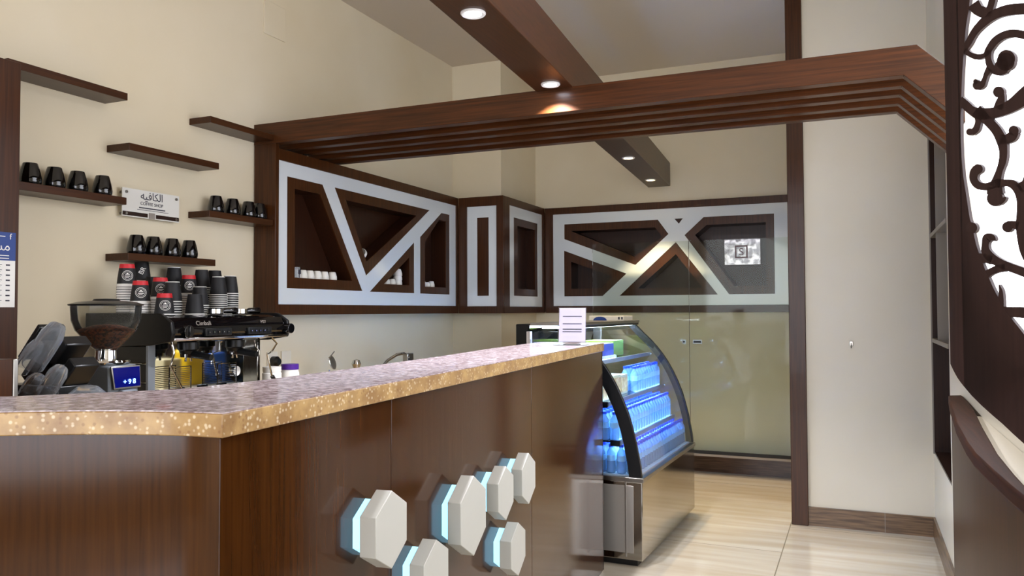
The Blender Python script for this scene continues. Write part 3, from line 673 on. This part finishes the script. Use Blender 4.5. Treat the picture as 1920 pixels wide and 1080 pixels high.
for y in (3.60, 3.72): G().box(XW, XW + .008, y, y + .085, .99, 1.075).build('cover_plate', M_wallr, so, bevel=.002)
G().lathe([(.03, 0), (.03, .03), (.018, .045)], (XW + .008, 3.645, 1.02), 18, 'x').build('plug', M_black, so)
st = thing('milk_strainer', (-2.85, 3.90, .84), 'round metal hand strainer leaning against the wall beside the jars', 'strainer')
mm = Matrix.Translation((-2.86, 3.93, 1.00)) @ Matrix.Rotation(math.radians(-35), 4, 'X') @ Matrix.Rotation(math.radians(70), 4, 'Y')
G().lathe([(.040, 0), (.043, .003), (.040, .006), (.025, .010), (0, .012)], (0, 0, 0), 26).xf(mm).build('bowl', M_brush, st)
G().tube([(-2.86, 3.87, .86), (-2.86, 3.90, .96)], .005).tube([(-2.86, 3.90, 1.03), (-2.86, 3.95, 1.065)], .004).build('handle', M_chrome, st)
tp = thing('round_tap', (-2.8, 4.07, .84), 'chrome ball-headed dispenser tap between the strainer and the faucet', 'tap')
G().cyl((-2.8, 4.07, .84), .014, .11, n=16).build('stem', M_chrome, tp)
G().lathe([(0, -.03), (.02, -.024), (.03, 0), (.02, .024), (0, .03)], (-2.8, 4.09, .985), 20).build('ball_head', M_chrome, tp)
fc = thing('faucet', (-2.8, 4.68, .84), 'curved chrome sink faucet near the column', 'faucet')
G().tube([(-2.8, 4.70, .84), (-2.8, 4.70, 1.0), (-2.8, 4.64, 1.022), (-2.8, 4.55, 1.016), (-2.8, 4.44, .985), (-2.8, 4.36, .94)], .010, 14).build('spout', M_chrome, fc)
G().box(-2.82, -2.78, 4.66, 4.74, .965, 1.02).tube([(-2.8, 4.70, 1.02), (-2.77, 4.66, .99)], .006).build('valve_body', M_brush, fc, bevel=.006)
tag(G().box(-2.33, -2.02, 5.45, 5.80, 0, 1.205).build('black_fridge', M_black, bevel=.008), 'tall black appliance standing behind the far end of the bar', 'appliance')
# packets on the service side of the bar, seen in the machine's polished splash back
tag(G().box(-1.82, -1.70, 3.62, 3.76, .86, 1.08).build('coffee_bag', M_bag, bevel=.02), 'yellow coffee bag on the service shelf facing the machine', 'bag')
tag(G().box(-1.82, -1.68, 3.80, 3.93, .86, 1.05).build('packet', M_bagb, bevel=.01), 'blue packet on the service shelf facing the machine', 'packet')
tag(G().box(-1.92, -1.62, 1.5, 3.95, .82, .86).box(-1.92, -1.62, 1.5, 1.53, 0, .82).box(-1.92, -1.62, 3.92, 3.95, 0, .82).build('service_shelf', M_wallr), 'pale service shelf on the inner side of the bar', 'shelf')

tag(G().box(-1.84, -1.70, 3.42, 3.55, .86, 1.03).build('carton', M_card, bevel=.004), 'cream carton on the service shelf facing the machine', 'carton')
# ------------------------------------------------------------------ cups in the niches of the left cabinet
def niche_cup(y, z, lab, r=.030, h=.05, up=1):
    g = G().lathe([(r * .95, 0), (r, .003), (r * .98, h * .4), (r * .7, h * .95), (r * .5, h), (0, h)], (-2.975, y, z), 22)
    return tag(g.build('coffee_cup', M_porc), lab, 'cup', 'white cups in the display cabinet')
z1 = 1.496
for i, y in enumerate((3.735, 3.80, 3.865, 3.935, 4.005, 4.085)):
    niche_cup(y, z1, 'small white porcelain cup, %s from the left in the first niche' % ORD[i])
gc = thing('glass_cup', (-2.965, 3.70, z1), 'small clear glass cup with black print in the left corner of the first niche', 'cup')
G().lathe([(.022, 0), (.025, .06), (.024, .06), (.021, .003)], (-2.94, 3.695, z1), 18).build('glass', M_lid, gc)
G().box(-2.914, -2.912, 3.685, 3.705, z1 + .02, z1 + .045).build('print', M_ink, gc)
for i, (y, z, lab) in enumerate([(4.70, 1.489, 'white cup on the far left of the triangular niche'), (4.775, 1.489, 'white cup in the middle of the triangular niche'), (4.85, 1.489, 'white cup at the bottom of the pile in the triangular niche'),
                                 (4.85, 1.52, 'white cup second in the pile in the triangular niche'), (4.85, 1.551, 'white cup on top of the pile in the triangular niche')]):
    niche_cup(y, z, lab, .032 if y > 4.8 else .028, .05 if y > 4.8 else .04)
for i, y in enumerate((5.20, 5.265, 5.33)): niche_cup(y, 1.486, 'small white cup, %s from the left in the right-hand niche' % ORD[i], .027, .045 if i != 1 else .035)
mm = Matrix.Translation((-2.965, 4.40, 1.672)) @ Matrix.Rotation(math.radians(62), 4, 'X')
tag(G().lathe([(.012, 0), (.018, .002), (.034, .02), (.036, .042), (.033, .042), (.03, .02), (0, .004)], (0, 0, -.02), 22).xf(mm).build('tilted_cup', M_porc), 'white cup lying tilted in the point of the inverted triangle niche', 'cup')

# ------------------------------------------------------------------ refrigerated display case (built straight, then turned slightly)
RZ = math.radians(-1.5); CASE = Vector((-1.0135, 4.0, 0))
dc = thing('display_case', tuple(CASE), 'curved glass refrigerated display case on a steel base at the far end of the bar', 'display case')
DL_ = 1.22; DW = .64
def cg(): return G()
def cb(g, name, m_, parent, **k):   # local case coordinates -> world
    return g.xf(Matrix.Translation(CASE)).build(name, m_, parent, **k)
arc = [(-.006, .455), (-.012, .51), (-.022, .564), (-.034, .63), (-.052, .703), (-.072, .77), (-.100, .841), (-.132, .91), (-.168, .973), (-.20, 1.02), (-.24, 1.07), (-.28, 1.113), (-.32, 1.15), (-.36, 1.19), (-.395, 1.225)]
def off(pts, d):
    o = []
    for i, p_ in enumerate(pts):
        a = Vector(pts[max(i - 1, 0)]); b_ = Vector(pts[min(i + 1, len(pts) - 1)]); t_ = (b_ - a).normalized(); o.append((p_[0] - t_.y * d, p_[1] + t_.x * d))
    return o
cb(cg().box(-DW, -.004, .0, DL_, .035, .43), 'steel_base', M_steel, dc, bevel=.004)
cb(cg().box(-DW + .03, -.05, -.002, .0, .07, .41), 'end_plate', M_endp, dc, bevel=.001)
cb(cg().box(-.095, -.088, -.004, 0, .05, .43), 'end_trim', M_brush, dc)
cb(cg().box(-DW + .03, -.04, .03, DL_ - .03, 0, .035), 'plinth', M_black, dc)
cb(cg().box(-DW - .005, .004, -.006, DL_ + .006, .43, .452), 'steel_rim', M_brush, dc, bevel=.002)
inn = off(arc, .022)
for y0 in (-.004, DL_ - .018):
    fr_ = [(x, y0, z) for x, z in arc] + [(x, y0, z) for x, z in off(arc, .066 if y0 < 0 else .045)[::-1]]
    cb(cg().prism(fr_, (0, .022, 0)), 'curved_frame', M_black, dc, bevel=.002)
g = cg()
for i in range(len(arc) - 1):
    a, b_ = off(arc, .006)[i], off(arc, .006)[i + 1]; a2, b2 = off(arc, .011)[i], off(arc, .011)[i + 1]
    g.add([(a[0], .018, a[1]), (b_[0], .018, b_[1]), (b_[0], DL_ - .018, b_[1]), (a[0], DL_ - .018, a[1])], [(0, 1, 2, 3)])
cb(g, 'curved_front_glass', M_caseg, dc)
side = [(x, z) for x, z in off(arc, .03)][:-2] + [(-.45, 1.19), (-.585, 1.19), (-.61, 1.175), (-.62, 1.15), (-.62, .455)]
for y0 in (.006, DL_ - .012): cb(cg().prism([(x, y0, z) for x, z in side], (0, .004, 0)), 'end_glass', M_caseg, dc)
cb(cg().box(-.62, -.36, .62, DL_ + .004, 1.222, 1.238).box(-.62, -.36, .0, .62, 1.222, 1.238), 'top_panel', M_brush, dc, bevel=.002)
cb(cg().box(-.40, -.365, .0, DL_, 1.208, 1.228), 'top_front_rail', M_black, dc, bevel=.002)
cb(cg().box(-.56, -.40, .03, DL_ - .03, 1.205, 1.213), 'top_lamp', M_ledw, dc)
cb(cg().box(-.632, -.622, .0, DL_, .455, 1.222), 'rear_door', M_caseg, dc)
cb(cg().box(-.64, -.62, .0, .03, .45, 1.19).box(-.64, -.62, DL_ - .03, DL_, .45, 1.22).box(-.64, -.62, .59, .63, .45, 1.22), 'rear_door_frame', M_greyed, dc)
cb(cg().box(-.61, -.03, .02, DL_ - .02, .452, .458), 'deck', M_whitep, dc)
SH = [(.62, -.125), (.815, -.19), (1.02, -.28)]
for z, xf_ in SH:
    sh = cb(cg().box(-.60, xf_, .022, DL_ - .03, z, z + .006), 'glass_shelf', M_caseg, dc)
    cb(cg().box(xf_ - .004, xf_ + .004, .022, DL_ - .03, z - .012, z + .010), 'shelf_edge', M_greyed, sh)
    cb(cg().box(xf_ - .05, xf_ + .0, .012, .03, z - .018, z + .012), 'shelf_bracket', M_black, sh)
    cb(cg().box(xf_ - .035, xf_ - .015, .04, DL_ - .04, z - .009, z - .003), 'led_strip', M_led, sh)
    cb(cg().box(-.595, -.58, .04, DL_ - .04, z - .009, z - .003), 'led_strip', M_led, sh)
# vertical light columns at the back
dc.rotation_euler = (0, 0, RZ)
rotm = Matrix.Rotation(RZ, 4, 'Z')
def case_pt(x, y, z): return tuple(CASE + (rotm @ Vector((x, y, z))))
# bottles
wb = thing('water_bottle', (0, 0, 0), '', 'bottle')
G().lathe([(.020, 0), (.0235, .004), (.024, .03), (.0222, .045), (.024, .06), (.0225, .075), (.024, .09), (.022, .105), (.010, .125), (.0095, .135)], (0, 0, 0), 14).build('bottle_body', M_water, wb)
G().cyl((0, 0, .133), .0125, .014, n=14).build('cap', M_cap, wb)
G().cyl((0, 0, .063), .0243, .03, n=14).build('bottle_label', mat('bottle_label_print', 'B4E0FA', .4), wb)
fb = True
rows = [('bottom deck', .459, (-.075, -.13, -.185, -.24, -.295), 0, 21), ('lower glass shelf', .627, (-.165, -.22, -.275, -.33), 0, 21), ('upper middle shelf', .822, (-.235, -.29), 11, 21)]
for nm, z, xs, i0, i1 in rows:
    for r_i, x in enumerate(xs):
        for i in range(i0, i1):
            y = .055 + i * .0555
            rw = ['front', 'second', 'third', 'fourth', 'fifth'][r_i] + ' row'
            lab = 'small water bottle, %s from near end, %s, %s' % (ORD[i - i0], rw, nm)
            lc = case_pt(x, y, z)
            if fb: wb.location = lc; wb['label'] = lab; wb['group'] = 'water bottles in the display case'; fb = False
            else: clone(wb, lc, lab, 0, 'water bottles in the display case')
# boxes of food on the upper middle shelf
for i, (y0, y1, x0, x1, h, lab) in enumerate([(.06, .20, -.40, -.235, .08, 'open pale food box nearest the counter on the upper middle case shelf'), (.235, .40, -.42, -.235, .12, 'tall pale pastry box on the upper middle case shelf'),
                                              (.43, .58, -.45, -.25, .11, 'pale pastry box farthest back on the upper middle case shelf')]):
    bx = thing('pastry_box', case_pt((x0 + x1) / 2, (y0 + y1) / 2, .822), lab, 'box', 'food boxes in the display case'); bx.rotation_euler = (0, 0, 0)
    def B(g_): return g_.xf(Matrix.Translation(CASE) @ rotm)
    B(G().box(x0, x1, y0, y1, .822, .822 + h)).build('carton', M_card, bx, bevel=.003)
    B(G().box(x1 + .0005, x1 + .004, y0 + .02, y1 - .015, .835, .822 + h - .015)).build('window_pastry', M_gold, bx)
tag(G().box(-.55, -.34, .12, .60, 1.0275, 1.11).xf(Matrix.Translation(CASE) @ rotm).build('dark_carton', mat('indigo_carton', '3A3F86', .5), bevel=.003), 'dark blue carton on the top glass shelf of the display case', 'box')
tag(G().box(-.55, -.36, .66, .86, 1.0275, 1.12).xf(Matrix.Translation(CASE) @ rotm).build('green_carton', M_green, bevel=.003), 'green packet on the top glass shelf of the display case', 'box')
for i in range(9):
    o = G().lathe([(.010, 0), (.014, .006), (.012, .018), (0, .022)], case_pt(-.305, .10 + i * .05, 1.0265), 12).build('wrapped_sweet', M_whitep)
    tag(o, 'small white wrapped sweet, %s from the near end on the top case shelf' % ORD[i], 'sweet', 'wrapped sweets in the display case')
# carton lying on the case
ca = thing('flat_carton', case_pt(-.50, .95, 1.239), 'flat white carton with a blue disc lying on top of the display case', 'carton')
B(G().box(-.60, -.37, .90, 1.10, 1.2385, 1.268)).build('box', M_wallr, ca, bevel=.002)
B(G().prism([(-.57 + .045 * (1 - math.cos(PI * k / 12)), .8985, 1.2395 + .024 * math.sin(PI * k / 12)) for k in range(13)], (0, -.001, 0))).build('blue_disc', M_blue, ca)
B(G().box(-.405, -.395, .8985, .8995, 1.245, 1.262).box(-.385, -.375, .8985, .8995, 1.245, 1.262)).build('marks', M_ink, ca)

# small hook on the right wall
hk = thing('wall_hook', (-.044, 5.2, 1.08), 'tiny metal hook screwed to the pale right wall', 'hook')
G().box(-.054, -.034, 5.190, 5.2, 1.085, 1.115).build('plate', M_brush, hk, bevel=.002)
G().tube([(-.044, 5.19, 1.10), (-.044, 5.175, 1.09), (-.044, 5.17, 1.075), (-.044, 5.178, 1.07)], .003, 8).build('hook_wire', M_chrome, hk)

# ------------------------------------------------------------------ curved desk at the right
inner = [(.383, 3.75), (.380, 3.55), (.365, 3.2), (.335, 2.76), (.306, 2.264), (.300, 2.0), (.299, 1.8), (.305, 1.5), (.33, 1.2)]
outer_ = [(.330, 3.72), (.307, 3.427), (.284, 3.05), (.268, 2.80), (.254, 2.435), (.252, 2.25), (.259, 2.06), (.269, 1.86), (.280, 1.70), (.292, 1.45), (.31, 1.2)]
ds = thing('curved_desk', (.3, 2.5, 0), 'curved brown wooden desk front with a rounded rail at the right edge', 'desk')
G().prism([(x, y, .915) for x, y in outer_ + inner[::-1]], (0, 0, .035)).build('top_rail', M_railw, ds, bevel=.006)
G().prism([(x, y, .90) for x, y in [(p_[0] - .01, p_[1]) for p_ in inner[2:]] + [(.383, 1.2), (.383, 3.2)]], (0, 0, .03)).build('pale_ledge', M_wallr, ds)
pts = [(x + .010, y) for x, y in outer_]
g = G()
for i in range(len(pts) - 1):
    g.add([(pts[i][0], pts[i][1], 0), (pts[i + 1][0], pts[i + 1][1], 0), (pts[i + 1][0], pts[i + 1][1], .915), (pts[i][0], pts[i][1], .915)], [(0, 1, 2, 3)])
    g.add([(pts[i][0] + .015, pts[i][1], 0), (pts[i + 1][0] + .015, pts[i + 1][1], 0), (pts[i + 1][0] + .015, pts[i + 1][1], .915), (pts[i][0] + .015, pts[i][1], .915)], [(0, 1, 2, 3)])
g.build('curved_front', M_deskw, ds, smooth=60)

# ------------------------------------------------------------------ carved scroll screen at the right
SO = Vector((.15, 2.0, 0)); SD = Vector((1, -1, 0)).normalized(); SN = Vector((1, 1, 0)).normalized()
def sc_uv(px, py):   # traced outline points -> (u, z) on the screen's own plane
    ray = r2 * ((px - 960) / F_PX) - u2 * ((py - 540) / F_PX) + fwd
    t_ = SO.dot(SN) / ray.dot(SN); p_ = ray * t_; return ((p_ - SO).dot(SD), EYE + p_.z)
def f_sc(w0):
    def f(u, v, w_):
        bend = max(0, .0795 - u); d_ = bend * bend * 5.0
        return tuple(SO + SD * u + SN * (w0 - w_ + d_) + Vector((0, 0, v)))
    return f
sc = thing('scroll_screen', (.25, 1.9, 1.0), 'tall dark wooden screen with carved scroll cut-outs against the bright window at right', 'screen')
edge = [(1822, -40), (1817, 12), (1811, 50), (1807, 92), (1804, 140), (1802, 190), (1801, 222), (1801.5, 260), (1803, 296), (1806, 330), (1811, 362), (1817, 402), (1819, 412), (1824, 425), (1826, 440), (1830, 458), (1836, 476),
        (1843, 495), (1849, 510), (1855, 523), (1861, 537), (1867, 549), (1874, 562), (1881, 576), (1889, 588), (1897, 598), (1910, 614), (1924, 632), (1950, 668)]
ez = [sc_uv(*p_) for p_ in edge]
low = [(1775, 682), (1784, 695), (1794, 709), (1805, 722), (1822, 742), (1840, 760), (1860, 778), (1880, 795), (1900, 814), (1920, 832), (1960, 872)]
lz = [sc_uv(*p_) for p_ in low]
ul = sc_uv(1768, 300)[0]
top_u = ez[0][0]
def dens(pts, n=3):
    o = []
    for i in range(len(pts) - 1):
        for k in range(n): o.append((pts[i][0] + (pts[i + 1][0] - pts[i][0]) * k / n, pts[i][1] + (pts[i + 1][1] - pts[i][1]) * k / n))
    return o + [pts[-1]]
# solid field as vertical strips so that the left border can curl back
g = G(); us = [ul + .0 + k * .006 for k in range(0, 60)]
def interp(pts, u):
    for i in range(len(pts) - 1):
        a, b_ = pts[i], pts[i + 1]
        if (a[0] - u) * (b_[0] - u) <= 0 and a[0] != b_[0]: return a[1] + (b_[1] - a[1]) * (u - a[0]) / (b_[0] - a[0])
    return pts[-1][1] if u > pts[-1][0] else pts[0][1]
umax = .27
left_strip_u = min(p_[0] for p_ in ez)
solid = [(ul, 3.33), (ul, lz[0][1])] + lz + [(umax, lz[-1][1])] + [(umax, ez[-1][1])] + ez[::-1] + [(top_u, 3.33)]
# slice polygon at u-steps for the bend: border part (u below cut) is separate
cut_u = left_strip_u - .002
n = 12
f = f_sc(.009)
for k in range(n):
    a, b_ = ul + (cut_u - ul) * k / n, ul + (cut_u - ul) * (k + 1) / n
    za, zb = interp(lz, a), interp(lz, b_)
    q = [f(a, za, 0), f(b_, zb, 0), f(b_, 3.33, 0), f(a, 3.33, 0)]; q2 = [f(a, za, .009), f(b_, zb, .009), f(b_, 3.33, .009), f(a, 3.33, .009)]
    fs = [(0, 1, 2, 3), (4, 7, 6, 5), (0, 4, 5, 1), (2, 6, 7, 3)]
    if k == 0: fs.append((0, 3, 7, 4))
    g.add(q + q2, fs)
field = [(cut_u, 3.33), (cut_u, interp(lz, cut_u))] + [p_ for p_ in lz if p_[0] > cut_u] + [(umax, lz[-1][1] - .02), (umax, ez[-1][1])] + [p_ for p_ in ez[::-1] if p_[0] < umax - .001] + [(top_u, 3.33)]
g.plate(field, [], .009, f)
g.build('solid_border', M_screenw, sc, smooth=35)
def z3(x, y): return (1780 + x / 4.32, y / 4.32)
def z4(x, y): return (1780 + x / 4.32, 220 + y / 4.32)
def z5(x, y): return (1780 + x / 4.32, 430 + y / 4.32)
def smooth_path(P_, n=7):
    o = []
    for i in range(len(P_) - 1):
        p0, p1, p2, p3 = P_[max(i - 1, 0)], P_[i], P_[i + 1], P_[min(i + 2, len(P_) - 1)]
        for k in range(n):
            t_ = k / n
            o.append(tuple(.5 * (2 * p1[j] + (p2[j] - p0[j]) * t_ + (2 * p0[j] - 5 * p1[j] + 4 * p2[j] - p3[j]) * t_ ** 2 + (3 * p1[j] - p0[j] - 3 * p2[j] + p3[j]) * t_ ** 3) for j in range(len(p1))))
    return o + [P_[-1]]
scr = G()
def ribbon(zf, pts):   # pts: (x, y, width) in traced units
    pp = smooth_path([(*zf(x, y), w_ * 1.2 / 4.32) for x, y, w_ in pts]); L_, R__ = [], []
    for i, (x, y, w_) in enumerate(pp):
        a, b_ = pp[max(i - 1, 0)], pp[min(i + 1, len(pp) - 1)]; dx, dy = b_[0] - a[0], b_[1] - a[1]; l = math.hypot(dx, dy) or 1
        L_.append(sc_uv(x - dy / l * w_ / 2, y + dx / l * w_ / 2)); R__.append(sc_uv(x + dy / l * w_ / 2, y - dx / l * w_ / 2))
    for i in range(len(L_) - 1):
        q = [L_[i], L_[i + 1], R__[i + 1], R__[i]]; ff = f_sc(.0088)
        a = [ff(u, v, .0005) for u, v in q]; b_ = [ff(u, v, .0085) for u, v in q]
        fs = [(0, 1, 2, 3), (4, 7, 6, 5), (0, 4, 5, 1), (2, 6, 7, 3)]
        if i == 0: fs.append((0, 3, 7, 4))
        if i == len(L_) - 2: fs.append((1, 5, 6, 2))
        scr.add(a + b_, fs)
def blob(zf, x, y, r):
    px, py = zf(x, y); r = r * 1.08 / 4.32; ff = f_sc(.0087); poly = [sc_uv(px + r * math.cos(2 * PI * k / 28), py + r * math.sin(2 * PI * k / 28)) for k in range(28)]
    scr.add([ff(u, v, 0.0003) for u, v in poly] + [ff(u, v, .0087) for u, v in poly], [tuple(range(28)), tuple(range(28, 56))] + [(i, (i + 1) % 28, (i + 1) % 28 + 28, i + 28) for i in range(28)])
ribbon(z3, [(100, 420, 40), (150, 350, 44), (205, 255, 48), (290, 165, 62), (380, 110, 66), (480, 80, 74), (605, 70, 76), (720, 80, 76)])
blob(z3, 262, 96, 44); ribbon(z3, [(190, 30, 90), (235, 85, 75), (290, 110, 70)]); ribbon(z3, [(300, 130, 60), (325, 70, 46), (345, 0, 46), (350, -50, 46)])
ribbon(z3, [(120, 405, 40), (165, 440, 34), (225, 460, 38), (285, 445, 30), (315, 405, 46), (365, 335, 52), (430, 290, 52), (510, 270, 54), (605, 285, 56), (720, 330, 56)])
ribbon(z3, [(318, 405, 44), (312, 460, 42), (322, 515, 48), (350, 560, 52), (400, 580, 54), (450, 560, 60)]); blob(z3, 455, 500, 68); blob(z3, 462, 475, 66); blob(z3, 425, 540, 56)
ribbon(z3, [(325, 555, 50), (297, 600, 34), (283, 640, 32), (262, 685, 42), (235, 700, 50)]); blob(z3, 228, 690, 36); blob(z3, 213, 660, 18)
ribbon(z3, [(85, 800, 44), (130, 850, 60), (180, 895, 62), (240, 920, 80), (330, 918, 74), (420, 895, 76), (510, 850, 90), (605, 780, 110), (720, 680, 110)])
ribbon(z3, [(390, 880, 60), (410, 830, 60), (420, 780, 44), (405, 745, 60)]); blob(z3, 398, 745, 42)
ribbon(z3, [(230, 925, 60), (232, 985, 40), (215, 1045, 44), (180, 1075, 40)]); blob(z4, 165, 118, 26)
ribbon(z4, [(215, -60, 80), (270, -10, 70), (330, 50, 66), (385, 115, 68), (420, 190, 70), (435, 270, 56), (430, 350, 52), (405, 430, 46), (380, 510, 60), (365, 560, 80)])
ribbon(z4, [(410, 175, 70), (460, 178, 62), (505, 160, 60), (525, 120, 60)]); blob(z4, 520, 108, 38); blob(z4, 492, 98 + 60, 34)
ribbon(z4, [(400, 530, 60), (340, 550, 50), (280, 562, 50), (225, 545, 52), (195, 500, 54), (200, 450, 60), (225, 420, 66)]); blob(z4, 232, 418, 36)
blob(z4, 368, 655, 60); ribbon(z4, [(365, 560, 100), (368, 620, 110)]); ribbon(z4, [(400, 690, 40), (435, 668, 30), (455, 645, 12)])
ribbon(z4, [(390, 535, 60), (450, 530, 46), (515, 545, 58), (560, 600, 62), (580, 680, 60), (585, 780, 70), (590, 870, 90), (605, 960, 100), (630, 1060, 110), (660, 1130, 110)])
ribbon(z4, [(560, 575, 60), (610, 540, 60), (620, 480, 30), (630, 400, 30)]); ribbon(z4, [(640, 380, 60), (640, 620, 60), (640, 900, 60)])
ribbon(z4, [(560, 880, 60), (510, 868, 50), (475, 875, 60)]); blob(z4, 470, 888, 40); blob(z4, 180, 895, 42)
ribbon(z5, [(370, 90, 14), (345, 68, 46), (305, 72, 62), (290, 120, 48), (295, 180, 60), (345, 235, 62), (420, 280, 60), (510, 315, 58), (605, 350, 60), (720, 400, 60)])
ribbon(z5, [(230, 230, 60), (290, 235, 60), (340, 250, 60)]); ribbon(z5, [(285, 375, 56), (330, 345, 46), (390, 320, 50), (450, 312, 50)])
ribbon(z5, [(400, 448, 6), (415, 500, 26), (415, 570, 40), (405, 640, 60), (400, 680, 80)])
ribbon(z5, [(410, 660, 60), (480, 668, 66), (560, 672, 72), (640, 680, 76)])
scr.build('scrollwork', M_screenw, sc, smooth=35)
